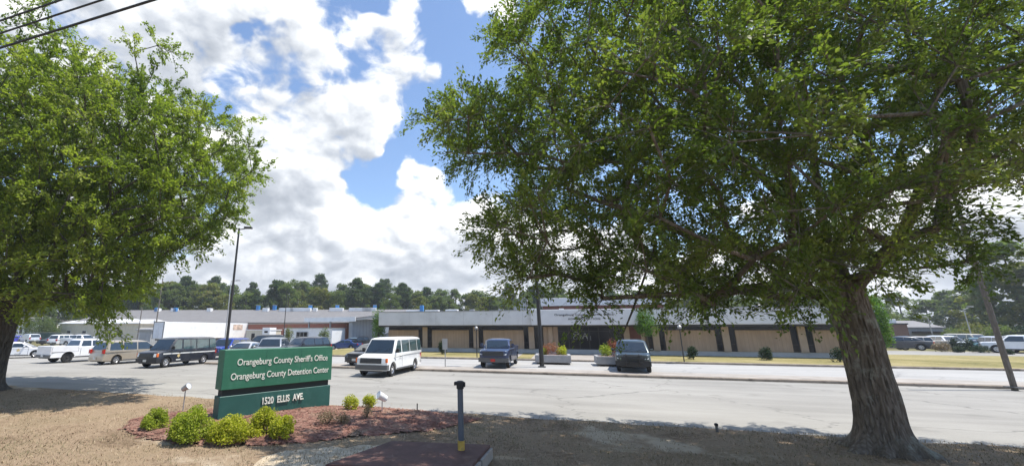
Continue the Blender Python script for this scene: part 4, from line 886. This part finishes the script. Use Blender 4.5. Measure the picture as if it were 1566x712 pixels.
for kd, px, Y, rz, lb, col, sc in RR:
    parkY(kd, px, Y, rz, LZ, name={'sedan': 'sedan', 'pickup': 'pickup_truck', 'suv': 'utility_vehicle', 'van': 'passenger_van'}[kd], cat='van' if kd == 'van' else 'pickup truck' if kd == 'pickup' else 'car', label=lb, col=col, scale=sc)
# ------------------------------------------------------------------ trees
def leaves(cen, size, rng, up=.35, hang=.0, asp=.55, axis=None):   # rhombic leaves: (n,3) centres -> verts, quads
    n = len(cen); a = unit(rng.normal(0, 1, (n, 3))) if axis is None else unit(axis + rng.normal(0, .55, (n, 3)))
    a[:, 2] -= hang; a = unit(a); nr = unit(rng.normal(0, 1, (n, 3)) + [0, 0, up * 3]); b = unit(np.cross(nr, a)); c = np.cross(a, b)
    L = (size * rng.uniform(.65, 1.25, n))[:, None]; w_ = L * asp
    V = np.stack([cen - a * L * .5, cen - a * L * .05 + b * w_ * .5 + c * L * .10, cen + a * L * .5, cen - a * L * .05 - b * w_ * .5 + c * L * .10], 1).reshape(-1, 3)
    return V, np.arange(4 * n).reshape(n, 4)
def skeleton(nodes, rad_tip, clumps, order_from, curve, rng, max_step=1.1):
    """nodes: list of (pos, parent). joins every clump to the nearest node and thickens branches by what they carry"""
    pos = [np.array(p, float) for p, _ in nodes]; par = [q for _, q in nodes]; tips = []
    order = np.argsort(np.linalg.norm((clumps - order_from) * [1, 1, .8], axis=1))
    for ci in order:
        c = clumps[ci]; A = np.array(pos); dv = c - A; dist = np.linalg.norm(dv, axis=1)
        cost = dist + .9 * np.maximum(0, A[:, 2] - c[2]) + .12 * np.linalg.norm(A - order_from, axis=1)
        k = int(np.argmin(cost)); p0 = A[k]; d = np.linalg.norm(c - p0); m = max(1, int(d / max_step)); last = k
        mid = rng.normal(0, .10, 3) * d + [0, 0, curve * d]
        for j in range(1, m + 1):
            f = j / m; q = p0 + (c - p0) * f + mid * 4 * f * (1 - f) * .5 + (rng.normal(0, .05, 3) if j < m else 0)
            pos.append(q); par.append(last); last = len(pos) - 1
        tips.append((ci, last))
    n = len(pos); load = np.zeros(n)
    for _, t in tips: load[t] += 1
    for i in range(n - 1, 0, -1):
        if par[i] >= 0: load[par[i]] += load[i]
    return np.array(pos), par, load, dict(tips)
def chains(par):
    kids = {}
    for i, p in enumerate(par): kids.setdefault(p, []).append(i)
    return kids
def branch_mesh(name, pos, par, rad, mat, parent, base_count):
    kids = chains(par); m = MB(); starts = []
    for i in range(len(pos)):
        ks = sorted(kids.get(i, []), key=lambda k: -rad[k])
        for j, k in enumerate(ks):
            if k >= base_count and (j > 0 or i < base_count): starts.append((i, k))
    for p, k in starts:
        pts = [pos[p], pos[k]]; rr = [min(rad[p] * .85, rad[k] * 1.25), rad[k]]; cur = k
        while True:
            ks = sorted(kids.get(cur, []), key=lambda q: -rad[q])
            if not ks: break
            cur = ks[0]; pts.append(pos[cur]); rr.append(rad[cur])
        m.tube(pts, rr, 7 if rr[0] > .05 else 5 if rr[0] > .02 else 4, cap=False)
    return m.build(name, mat, parent, smooth=True)
def trunk_mesh(name, pts, rad, mat, parent, flare, seg=110, ridge=.045, seed=0.):
    pts = [Vector(p) for p in pts]; m = MB(); n = len(pts); ph = [rnd.uniform(0, 6.28) for _ in range(6)]
    dense = []
    for i in range(n - 1):
        k = max(4, int((pts[i + 1] - pts[i]).length / .045))
        for j in range(k): f = j / k; dense.append((pts[i].lerp(pts[i + 1], f), rad[i] + (rad[i + 1] - rad[i]) * f))
    dense.append((pts[-1], rad[-1]))
    roots = [(2 * math.pi * (k + rnd.uniform(-.25, .25)) / 8, rnd.uniform(.5, 1.3), rnd.uniform(.22, .34)) for k in range(8)]
    for p, r in dense:
        z = p.z
        for k in range(seg):
            a = 2 * math.pi * k / seg; c, s = math.cos(a), math.sin(a); fl = flare * .30 * math.exp(-max(z, 0) / .17)
            for ra, am, wd in roots:
                da = (a - ra + math.pi) % (2 * math.pi) - math.pi; fl += flare * am * .85 * math.exp(-(da / wd) ** 2) * math.exp(-max(z, 0) / (.085 + .07 * am))
            nv = mnoise.noise(Vector((c * 5.5 + seed, s * 5.5, z * 1.3))) ; fur = abs(mnoise.noise(Vector((c * 11, s * 11 + seed, z * 1.9 + 4)))) 
            rd = 1 + ridge * math.cos(5 * a + ph[2] + z * .3) + .07 * math.cos(2 * a + ph[4] + z * .2) + .06 * nv - .11 * math.exp(-fur * 9) + .05 * mnoise.noise(Vector((c * 2, s * 2, z * .9 + seed)))
            rr = r * rd + fl * (1 + .25 * nv); m.v.append((p.x + rr * c, p.y + rr * s, z - (.06 if z < .05 else 0)))
    nn = len(dense)
    for i in range(nn - 1):
        for k in range(seg): m.f.append((i * seg + k, i * seg + (k + 1) % seg, (i + 1) * seg + (k + 1) % seg, (i + 1) * seg + k))
    m.f.append(tuple((nn - 1) * seg + k for k in range(seg)))
    return m.build(name, mat, parent, smooth=True)

def hero_tree(name, label, base, trunk, trad, stems, ells, outline, holes, nclump, mind, leaf, per, mats, flare, seed, yr, rtip=.011, exp_=.5, density=None, extra=None, tmax=9.):
    rg = np.random.default_rng(seed); e = empty(name, base, 0, label, 'tree')
    nodes = []; tb = [np.array(p, float) for p in trunk]
    for i, p in enumerate(tb): nodes.append((p, i - 1))
    top = len(tb) - 1
    for at, pts in stems:
        prev = at if at >= 0 else top
        for p in pts: nodes.append((np.array(p, float), prev)); prev = len(nodes) - 1
    nb_ = len(nodes)
    # clump centres: in the crown's volume, kept to the crown's outline
    C_ = []; tries = 0; ol = np.array(outline, float); b3 = np.array(base)
    vols = np.array([r[0] * r[1] * r[2] for _, r in ells]); vols = vols / vols.sum()
    while len(C_) < nclump and tries < 400:
        tries += 1
        k = rg.choice(len(ells), p=vols); c, r = ells[k]; d = unit(rg.normal(0, 1, (400, 3))) * (rg.random((400, 1)) ** (1 / 3.6))
        q = np.array(c) + d * np.array(r); w3 = q + b3
        u, v = proj(w3); ok = inpoly(ol, u, v) & (w3[:, 1] > yr[0]) & (w3[:, 1] < yr[1]) & (w3[:, 2] > 2.1) & (w3[:, 0] * TA[0] + w3[:, 1] * TA[1] < b3[0] * TA[0] + b3[1] * TA[1] + tmax)
        for hp in holes: ok &= ~inpoly(np.array(hp, float), u, v)
        for p in q[ok]:
            if len(C_) >= nclump: break
            if not C_ or np.min(np.linalg.norm(np.array(C_) - p, axis=1)) > mind: C_.append(p)
    if extra is not None:
        for (u, v, Y) in extra:
            p = np.array(AT(u, v, Y)) - b3; C_.append(p)
    Cl = np.array(C_)
    pos, par, load, tips = skeleton(nodes, rtip, Cl, tb[-1], .06, rg)
    rad = rtip * np.maximum(load, 1) ** exp_
    for i in range(len(tb)): rad[i] = trad[i]
    cap_ = trad[-1] * .62
    rad[len(tb):] = np.minimum(rad[len(tb):], cap_)
    trunk_mesh('trunk', tb, trad, mats[0], e, flare, seed=seed)
    branch_mesh('limbs', pos, par, rad, mats[0], e, len(tb))
    # leaves: sprays of twigs round every clump
    cs, ax, ct = [], [], []; tm = MB()
    for ci, c in enumerate(Cl):
        t = tips[ci]; bd = unit(pos[t] - pos[par[t]])
        nt = 14; dirs = unit(rg.normal(0, 1, (nt, 3)) + bd * .8 + [0, 0, .15]); ln = rg.uniform(.55, 1.25, nt) * mind
        cb = rg.normal(0, .15)
        kk = max(4, int(per * rg.uniform(.6, 1.25)) // nt)
        for i_, (d, l) in enumerate(zip(dirs, ln)):
            o_ = c if i_ < 8 else c + dirs[i_ - 8] * ln[i_ - 8] * .55
            if i_ >= 8: d = unit(d + dirs[i_ - 8] * .9); l *= .75
            f = rg.uniform(.10, 1.0, kk) ** .75; sag = -.20 * l * f ** 2
            p = o_ + d * (f * l)[:, None] + rg.normal(0, .055, (kk, 3)); p[:, 2] += sag
            ct.append(np.full(kk, cb)); cs.append(p); ax.append(np.repeat(d[None], kk, 0))
            if l > .5 * mind: tm.tube([o_, o_ + d * l * .5 + [0, 0, -.05 * l], o_ + d * l * .95 + [0, 0, -.18 * l]], [.008, .006, .003], 3, cap=False)
    tm.build('twigs', mats[0], e)
    P = np.concatenate(cs); Ax = np.concatenate(ax)
    u, v = proj(P + b3); ok = np.ones(len(P), bool); jt = np.array([[mnoise.noise(Vector(q * 2.2)), mnoise.noise(Vector(q * 2.2 + 7))] for q in P]) * 26
    u = u + jt[:, 0] + rg.normal(0, 5, len(P)); v = v + jt[:, 1] + rg.normal(0, 5, len(P))
    for hp in holes: ok &= ~inpoly(np.array(hp, float), u, v)
    P, Ax = P[ok], Ax[ok]; CT = np.concatenate(ct)[ok]
    V, Q = leaves(P, leaf, rg, .8, .15, .5, Ax)
    big = np.array([mnoise.noise(Vector(p * .55)) for p in P])
    tone = np.clip(.46 + .26 * big + CT + rg.normal(0, .15, len(P)), 0, 1)
    o = numesh('crown', V, Q, mats[1], tone, e); print(name, len(Cl), 'clumps', len(P), 'leaves'); return e

rb = G(1345, 690); rb = (rb.x, rb.y, 0)
OUT_R = [(700, -900), (795, -120), (775, 20), (760, 52), (805, 78), (785, 108), (808, 140), (750, 160), (695, 155), (662, 186), (680, 202), (706, 206), (710, 252), (750, 242), (805, 254), (780, 288), (770, 318), (750, 345), (748, 366), (780, 382), (785, 405), (805, 425), (850, 420), (880, 440), (892, 468), (914, 470), (930, 435), (946, 410), (978, 420), (990, 445), (1040, 462), (1062, 452), (1090, 470), (1140, 450), (1180, 440), (1196, 462), (1242, 452), (1262, 455), (1272, 420), (1345, 418), (1355, 430), (1378, 402), (1415, 368), (1445, 388), (1476, 396), (1486, 376), (1466, 330), (1446, 288), (1530, 272), (1600, 272), (1800, 290), (2600, 200), (2600, -900)]
HOLES_R = [[(838, 462), (892, 462), (895, 500), (838, 500)], [(852, 362), (866, 352), (882, 366), (876, 384), (882, 404), (864, 412), (850, 396), (858, 380)], [(742, 262), (800, 262), (790, 300), (742, 300)], [(905, 340), (938, 352), (930, 372), (905, 362)], [(958, 392), (982, 400), (990, 428), (962, 420)], [(925, 185), (950, 190), (945, 200), (925, 200)], [(1248, 96), (1270, 98), (1268, 114), (1250, 114)], [(1345, 296), (1395, 300), (1398, 318), (1348, 316)], [(1370, 392), (1384, 396), (1378, 424), (1368, 420)], [(1255, 150), (1275, 240), (1265, 270), (1250, 200)]]
tr = [(.10, 0, 0), (.17, .02, .35), (.22, .03, .9), (.22, .05, 1.6), (.22, .08, 2.5), (.16, .1, 3.25), (.12, .1, 3.7)]
trad = [.40, .39, .365, .345, .335, .33, .33]
st1 = [(-1, [(-.42, .1, 4.4), (-.5, .2, 5.4), (-.55, .1, 6.6), (-.9, 0, 8.0), (-1.2, -.1, 9.6), (-1.5, 0, 11.5)]), (-1, [(.25, .3, 4.4), (.45, .5, 5.6), (.6, .5, 7.0), (.9, .6, 9.0), (1.0, .4, 11)]),
       (5, [(-1.0, -.3, 3.9), (-2.2, -.5, 4.2), (-3.6, -.7, 4.5), (-5.0, -.9, 5.0), (-6.6, -1.0, 5.6)]), (8, [(-1.6, -.3, 6.2), (-2.8, -.6, 7.0), (-4.3, -.8, 7.8), (-6.2, -.6, 8.2)]),
       (13, [(1.3, .3, 5.6), (2.4, .2, 6.2), (3.8, 0, 6.6)]), (14, [(1.6, -.2, 7.6), (2.6, -.5, 8.8)]), (9, [(-1.6, .4, 7.4), (-2.4, .8, 8.8)]), 
       (5, [(-.6, 1.3, 4.2), (-1.4, 2.6, 5.0)]), (5, [(.2, -1.2, 4.4), (-.2, -2.4, 5.4)])]
RT = hero_tree('oak_tree', 'big oak with a broad dark crown and flared ridged trunk at the lot edge', rb, tr, trad, st1,
    [((-4.2, -.1, 6.6), (5.8, 4.6, 4.4)), ((0, -.4, 7.6), (5.6, 5., 5.6)), ((-7.6, 0, 6.3), (3.2, 2.6, 3.2)), ((4.6, .3, 7.6), (4.6, 3.6, 3.8)), ((-5.5, .4, 3.6), (4.6, 2.6, 2.3)), ((-1.5, 0.2, 3.6), (3.2, 2.6, 1.8))],
    OUT_R, HOLES_R, 760, .74, .092, 500, (M['barkA'], M['leafR']), .50, 11, (4.6, 14.2), tmax=2.1,
    extra=[(668, 188, 9.8), (690, 172, 9.6), (715, 195, 9.7), (712, 240, 9.6), (745, 225, 9.6), (740, 190, 9.4), (775, 205, 9.4), (700, 165, 9.8), (775, 75, 9), (815, 40, 9), (765, 50, 9.2), (748, 358, 9.6), (765, 340, 9.4), (790, 320, 9.2), (800, 430, 9.5), (815, 392, 9.3), (780, 405, 9.5), (808, 425, 9.4), (914, 468, 9.0), (910, 442, 9.0), (922, 456, 9.1), (917, 425, 9), (1090, 465, 9), (1060, 445, 9), (1235, 450, 9.2), (1210, 455, 9), (1495, 405, 9.2), (1478, 400, 9.2), (1450, 405, 9.4), (1480, 370, 9.2)])
# a dead bough hanging under the crown
a = AT(1004, 368, 8.8); b = AT(985, 425, 8.9); c = AT(966, 478, 9.0); d = AT(946, 526, 9.1)
o = MB().tube([a, b, c, d], [.02, .022, .02, .012], 6).build('hanging_branch', M['barkB'], None); o.parent = RT; o.matrix_parent_inverse = Matrix.Translation(-Vector(rb))
lb = G(-22, 597); lb = (lb.x, lb.y, 0)
OUT_L = [(-900, -800), (20, -260), (48, -60), (70, 25), (125, 62), (190, 66), (236, 56), (262, 72), (292, 112), (272, 134), (308, 160), (368, 168), (392, 208), (378, 248), (398, 274), (366, 306), (366, 322), (334, 344), (324, 372), (288, 380), (250, 392), (226, 415), (206, 450), (190, 452), (174, 455), (160, 490), (148, 470), (122, 452), (90, 462), (62, 452), (28, 468), (-20, 474), (-900, 480)]
HOLES_L = [[(150, 96), (200, 100), (195, 118), (160, 114)]]
tl = [(0, 0, 0), (.02, 0, .4), (.05, 0, 1.2), (.1, 0, 2.2), (.15, 0, 3.2), (.2, 0, 4.2)]
LT = hero_tree('maple_tree', 'full yellow green tree with a dark trunk at the left lot corner', lb, tl, [.52, .48, .45, .43, .42, .38],
    [(-1, [(.3, 0, 5.4), (.4, 0, 7), (.5, 0, 9), (.6, 0, 11.5), (.7, 0, 13.5)]), (4, [(1.2, -.3, 4.6), (2.6, -.6, 5.8), (4.4, -.9, 6.8), (6.5, -1., 7.6)]), (5, [(1.5, .6, 5.6), (3, 1, 7.6), (4.2, 1.2, 9.5)]), (3, [(-1.2, -.4, 4), (-2.8, -1, 5.2)]), (5, [(.2, -1.4, 5.6), (.5, -3, 7.2)]), (6, [(1.4, -1, 7.4), (2.8, -1.6, 9.2)])],
    [((2.6, -.8, 8.2), (8.6, 5.6, 6.6)), ((0, -.5, 9.5), (7, 6., 7.2)), ((3.6, -1.4, 5.2), (6, 4.4, 3.4)), ((-3.5, -.4, 8), (6, 5.6, 6.5)), ((7.6, -1.2, 7.6), (3.6, 3.2, 3.8))],
    OUT_L, HOLES_L, 1000, .86, .138, 390, (M['barkB'], M['leafL']), .30, 23, (10.5, 24), rtip=.013,
    extra=[(20, 60, 16), (55, 40, 16), (85, 62, 16), (35, 10, 16), (70, 10, 16), (112, 72, 16), (75, 90, 16), (145, 88, 16), (160, 490, 15), (158, 470, 15), (385, 262, 16), (380, 225, 16), (365, 190, 16), (350, 290, 16), (340, 335, 16), (300, 380, 16), (262, 80, 16), (240, 70, 16), (205, 80, 16), (200, 435, 15)])

# ------------------------------------------------------------------ smaller plants
def bush_mesh(name, r, h, n, leaf, mat, rg, lumps=9, parent=None, stems=True, dome=False):
    if dome: lumps = 26
    d = unit(rg.normal(0, 1, (lumps, 3))); d[:, 2] = np.abs(d[:, 2]) * (1 if dome else .9)
    if dome:
        lc = d * [r[0] * .68, r[1] * .68, h * .66]; lr = rg.uniform(.24, .40, lumps); zs = h
    else: lc = d * [r[0] * .55, r[1] * .55, h * .5] + [0, 0, h * .28]; lr = rg.uniform(.35, .55, lumps); zs = h * .95
    k = rg.integers(0, lumps, n); q = unit(rg.normal(0, 1, (n, 3))) * (rg.random((n, 1)) ** .28)
    P = lc[k] + q * lr[k][:, None] * [r[0], r[1], zs]; P = P[P[:, 2] > .015]
    nv = np.array([mnoise.noise(Vector(p * 3 / max(r[0], .4))) for p in P]); V, Q = leaves(P, leaf, rg, .7, -.1, .62)
    tone = np.clip(.45 + .25 * nv + rg.normal(0, .16, len(P)), 0, 1)
    return numesh(name, V, Q, mat, tone, parent)
def shrub(name, px, v, r, h, n, leaf, mat, label, group=None, z=None, cat='shrub', Y=None, depth=.8, seed=None, stem=True, dome=False):
    rg = np.random.default_rng(seed if seed is not None else int(px * 7 + v)); P = G(px, v, z or 0) if Y is None else AT(px, HOR, Y)
    z = z if z is not None else float(bedz(np.array(P.x), np.array(P.y)))
    e = empty(name, (P.x, P.y, z), rg.uniform(0, 6), label, cat, group); bush_mesh('foliage', (r, r * depth), h, n, leaf, M[mat], rg, parent=e, dome=dome)
    if stem:
        m = MB()
        for k in range(6): a = rg.uniform(0, 6.28); m.tube([(.02 * math.cos(a), .02 * math.sin(a), -.02), (r * .3 * math.cos(a), r * .3 * math.sin(a), h * .55)], [.012, .006], 5)
        m.build('stem', M['barkB'], e)
    return e
shrub('shrub', 237, 657, .46, .54, 5000, .050, 'leafgreen', 'small green rounded shrub at the left tip of the mulch bed', dome=True)
shrub('shrub', 292, 674, .68, .74, 10500, .050, 'leafgreen', 'largest bright green shrub before the left end of the sign', dome=True)
shrub('shrub', 358, 676, .68, .60, 9500, .050, 'leafshrub', 'wide golden green shrub low in front of the sign', dome=True)
shrub('shrub', 403, 666, .46, .62, 6000, .050, 'leafshrub', 'golden shrub close against the sign, behind its wider neighbours', dome=True)
shrub('shrub', 431, 672, .42, .54, 5600, .050, 'leafshrub', 'yellowest rounded shrub right of the others before the sign', dome=True)
shrub('shrub', 536, 630, .30, .40, 1500, .05, 'leafshrub', 'small airy golden shrub right of the sign', depth=1)
shrub('shrub', 566, 625, .30, .40, 1500, .05, 'leafshrub', 'small airy golden shrub touching the white floodlight', depth=1)
shrub('shrub', 500, 654, .45, .34, 1100, .035, 'twig', 'sparse dried brown plant below the right end of the sign')
shrub('shrub', 561, 644, .20, .34, 600, .035, 'twig', 'dried twiggy plant below the small golden shrubs')
shrub('shrub', 524, 652, .30, .26, 700, .035, 'twig', 'low withered plant on the mulch between the dried ones')
# by the building
def boxbush(px, v, w_, h, label): shrub('box_shrub', px, v, w_, h, 1500, .10, 'leafdark', label, z=LZ, stem=True, depth=1)
boxbush(676, 541, .50, 1.25, 'clipped dark shrub behind the grey parking sign'); boxbush(1061, 549, .50, .95, 'clipped dark shrub right of the wide headed lawn lamp'); boxbush(1172, 550.5, .50, 1.0, 'clipped dark shrub under the middle of the right wall'); boxbush(1284, 553, .5, 1.0, 'clipped dark shrub beside the oak trunk at the wall')
def in_planter(pl, specs):
    for name, x, y, r, h, n, leaf, mt, lb in specs:
        rg = np.random.default_rng(int(x * 100 + h * 10 + pl.location.x)); w3 = pl.matrix_basis @ Vector((x, y, .44))
        e = empty(name, w3, 0, lb, 'plant'); bush_mesh('foliage', (r, r), h, n, leaf, M[mt], rg, parent=e)
in_planter(PL1, [('flowering_plant', 1.1, 1.1, .8, .95, 1600, .075, 'bloom', 'tall rusty red plant in the left planter'), ('leafy_plant', 1.9, .8, .5, .7, 700, .10, 'leafshrub', 'yellowish plant at the right of the left planter'), ('leafy_plant', .55, .75, .45, .5, 600, .10, 'leafgreen', 'low green plant at the left of the left planter')])
in_planter(PL2, [('flowering_plant', 1.5, 1.3, .65, 1.3, 1500, .075, 'bloom', 'tall rusty flowering plant in the right planter'), ('leafy_plant', .7, .8, .6, .8, 900, .10, 'leafgreen', 'leafy green plant filling the left of the right planter'), ('leafy_plant', 1.9, .75, .5, .7, 600, .10, 'leafgreen', 'green plant in the right planter behind the dark vehicle')])
def small_tree(name, px, Y, zt, zc, r, n, leaf, mat, label, z=LZ, lumps=12, tall=1.):
    rg = np.random.default_rng(int(px * 3 + Y)); P = AT(px, HOR, Y); e = empty(name, (P.x, P.y, z), 0, label, 'tree')
    MB().tube([(0, 0, -.1), (.04, .03, zc * .6), (0, 0, zt * .7)], [.10, .07, .03], 8).build('trunk', M['barkB'], e, smooth=True)
    m = MB()
    for k in range(6): a = rg.uniform(0, 6.28); m.tube([(.02, .02, zc * .75 + .1 * k), (r * .6 * math.cos(a), r * .6 * math.sin(a), zc + (zt - zc) * rg.uniform(.3, .8))], [.03, .01], 5, False)
    m.build('branches', M['barkB'], e)
    o = bush_mesh('crown', (r, r), zt - zc, n, leaf, M[mat], rg, lumps, e); o.location = (0, 0, zc); return e
small_tree('young_tree', 579, 50, 4.7, 1.3, 1.0, 2600, .17, 'leafbright', 'slender bright green young tree at the left end of the office')
small_tree('young_tree', 988, 38.5, 4.15, 1.7, 1.25, 3200, .15, 'leafbright', 'bright green young tree right of the entrance fascia')
small_tree('young_tree', 1339, 31, 4.7, 1.0, 1.0, 3600, .16, 'leafbright', 'rounded lime green tree just right of the oak trunk')
small_tree('young_tree', 443, 60, 2.9, .9, .85, 800, .17, 'leafY', 'small brownish tree before the white cabin', z=0)
small_tree('young_tree', 497, 55, 2.85, .8, .9, 1100, .16, 'leafW', 'small grey green tree right of the white cabin', z=0)
for px, Y, r, h, mt, lb in ((1431, 46, .8, 1.0, 'twig', 'brownish low shrub left of the round shrubs in the side lot'), (1458, 46.5, .62, 1.55, 'leafdark', 'taller round clipped shrub in the side lot'), (1474, 47.5, .62, 1.45, 'leafdark', 'second round clipped shrub, right of the taller one'), (1456, 44.5, .55, .55, 'leafdark', 'small low shrub before the round clipped pair'), (1489, 44, .95, .7, 'leafdark', 'wide flat dark shrub by the teal sedan'), (1529, 41, .5, .45, 'leafdark', 'tiny dark shrub at the foot of the stout pole view')):
    shrub('shrub', px, 0, r, h, 1300, .11, mt, lb, z=LZ, Y=Y, depth=1)

# woods behind: every tree its own crown and trunk
def wood_tree(kind, rg):
    H = {'broad': 17, 'pine': 21, 'yellow': 15, 'slim': 18}[kind]
    lumps = 64; 
    z = rg.random(lumps)
    if kind == 'pine': zc = H * (.48 + .52 * z); rr = 3.1 * np.sin(np.clip((1.06 - z), 0, 1) * 2.4) ** .8 * rg.uniform(.3, 1, lumps); lr = rg.uniform(.8, 1.5, lumps)
    else:
        wmax = {'broad': 5.2, 'yellow': 4.6, 'slim': 3.2}[kind]
        zc = H * (.08 + .88 * z); rr = wmax * np.sqrt(np.clip(1 - ((z - .40) / .62) ** 2, 0.03, 1)) * rg.uniform(.35, 1, lumps); lr = rg.uniform(.8, 1.7, lumps)
    a = rg.uniform(0, 6.28, lumps); lc = np.stack([rr * np.cos(a), rr * np.sin(a), zc], 1)
    n = 5200; k = rg.integers(0, lumps, n); P = lc[k] + unit(rg.normal(0, 1, (n, 3))) * (rg.random((n, 1)) ** .35) * lr[k][:, None] * [1, 1, .75]
    V, Q = leaves(P, .62, rg, .8, 0, .7); nv = np.array([mnoise.noise(Vector(p * .35)) for p in P])
    return V, Q, np.clip(.45 + .3 * nv + rg.normal(0, .17, n), 0, 1), H
protos = {}
def wood_object(kind, var, P, sc, rot, mat, label, group):
    e = empty('pine_tree' if kind == 'pine' else 'woodland_tree', P, rot, label, 'tree', group); e.scale = sc
    key = (kind, var)
    if key not in protos:
        V, Q, tn, H = wood_tree(kind, np.random.default_rng(hash(key[0]) % 7 + var * 13 + len(kind) * 101)); o = numesh('crown', V, Q, M[mat], tn, e)
        t = MB().tube([(0, 0, -.3), (.1, .1, H * .4), (0, 0, H * .9)], [.32, .24, .06], 7).build('trunk', M['barkB'], e, smooth=True); protos[key] = (o.data, t.data)
    else:
        for nm, me in zip(('crown', 'trunk'), protos[key]):
            o = bpy.data.objects.new(nm, me); C.objects.link(o); o.parent = e
            if nm == 'crown' and me.materials[0] != M[mat]: o.material_slots[0].link = 'OBJECT'; o.material_slots[0].material = M[mat]
    return e
rg = np.random.default_rng(77)
LBL = {'broad': ('leafW', 'mid green broad tree in the woods behind the low buildings'), 'pine': ('leafP', 'dark narrow pine rising above the woods behind the low buildings'), 'yellow': ('leafY', 'yellowish broad tree in the woods behind the low buildings'), 'slim': ('leafW', 'slim mid green tree in the woods behind the low buildings')}
for px in np.arange(-40, 1330, 16.):                   # two loose ranks
    px = px + rg.uniform(-8, 8)
    for rank in range(2):
        Y = 118 + rank * 22 + rg.uniform(-6, 6); kind = rg.choice(['broad', 'broad', 'pine', 'yellow', 'slim', 'broad']); 
        if 340 < px < 358 and rank == 0: continue
        topv = np.interp(px, [-40, 100, 225, 340, 350, 430, 520, 640, 760, 1000, 1330], [450, 440, 428, 432, 450, 428, 432, 442, 440, 446, 455]) + 8 + rg.uniform(-7, 9) + (-9 if kind == 'pine' else 0) - (rank * 2)
        zt = AT(px, topv, Y).z; H = {'broad': 17, 'pine': 21, 'yellow': 15, 'slim': 18}[kind]; s = zt / H / .99
        wd = s * rg.uniform(.85, 1.2); P = AT(px + rank * 9, HOR, Y)
        mt, lb = LBL[kind]; wood_object(kind, int(rg.integers(0, 3)), (P.x, P.y, 0), (wd, wd, s), rg.uniform(0, 6.28), mt, lb, {'broad': 'broad trees in the woods behind', 'pine': 'pines in the woods behind', 'yellow': 'yellowish trees in the woods behind', 'slim': 'slim trees in the woods behind'}[kind])
for px, Y, tv, kind, mt, lb, wx in ((1345, 95, 452, 'broad', 'leafW', 'rounded dark tree beyond the lime green tree', 1.2), (1385, 100, 448, 'broad', 'leafW', 'broad green tree above the brown brick building', 1.3), (1425, 104, 458, 'broad', 'leafW', 'broad tree lower than its neighbours above the grey shed', 1.4), (1462, 98, 444, 'broad', 'leafW', 'broad green tree above the open shed', 1.2), (1495, 92, 440, 'broad', 'leafW', 'dark tree beside the stout utility pole', 1.3), (1530, 72, 425, 'yellow', 'leafY', 'yellowing tree low behind the stout utility pole', 1.25), (1572, 66, 372, 'yellow', 'leafW', 'tall green tree at the far right of the side lot', 1.0), (1625, 62, 380, 'broad', 'leafY', 'tall yellowing tree cut by the frame edge', 1.0), (1445, 125, 455, 'pine', 'leafP', 'dark pine peeping between trees above the sheds', 1.1), (1510, 120, 440, 'pine', 'leafP', 'dark pine behind the dark tree near the stout pole', 1.3),
    (60, 100, 462, 'broad', 'leafW', 'dark green tree right of the white house', 1.0), (85, 104, 455, 'broad', 'leafW', 'green tree above the left end of the cream shed', 1.0), (8, 118, 450, 'broad', 'leafW', 'tree hidden mostly by the left trunk', 1.2)):
    zt = AT(px, tv, Y).z; H = {'broad': 17, 'pine': 21, 'yellow': 15, 'slim': 18}[kind]; s = zt / H; P = AT(px, HOR, Y); wood_object(kind, int(rg.integers(0, 3)), (P.x, P.y, 0), (s * wx, s * wx, s), rg.uniform(0, 6.28), mt, lb, None)
for px, Y, tv, w_, mt, lb in ((60, 97, 482, 3.2, 'leafW', 'bushy green thicket beside the white house'), (75, 95, 490, 2.6, 'leafW', 'lower thicket before the screened fence'), (1470, 62, 500, 2.6, 'leafW', 'bushy thicket above the open shed roof'), (1500, 60, 497, 2.8, 'leafY', 'olive thicket right of the open shed'), (1530, 58, 500, 2.6, 'leafW', 'green thicket behind the parked white cars'), (1560, 57, 500, 2.6, 'leafdark', 'dark thicket at the far right behind the cars')):
    z = AT(px, tv, Y).z; shrub('thicket', px, 0, w_, z, 2600, .3, mt, lb, z=0, Y=Y, depth=1, stem=False, cat='bush')

# ------------------------------------------------------------------ thin summer haze over the whole place
m = bpy.data.materials.new('summer_haze'); m.use_nodes = True; nt = m.node_tree; nt.nodes.clear()
pv = nt.nodes.new('ShaderNodeVolumePrincipled'); pv.inputs['Color'].default_value = (.86, .92, 1, 1); pv.inputs['Density'].default_value = .0006; pv.inputs['Anisotropy'].default_value = .2
om = nt.nodes.new('ShaderNodeOutputMaterial'); nt.links.new(pv.outputs[0], om.inputs['Volume'])
tag(MB().box(-590, 610, -250, 940, -1.2, 34).build('haze', m), 'thin pale summer haze over the whole place', 'haze', None, 'stuff')
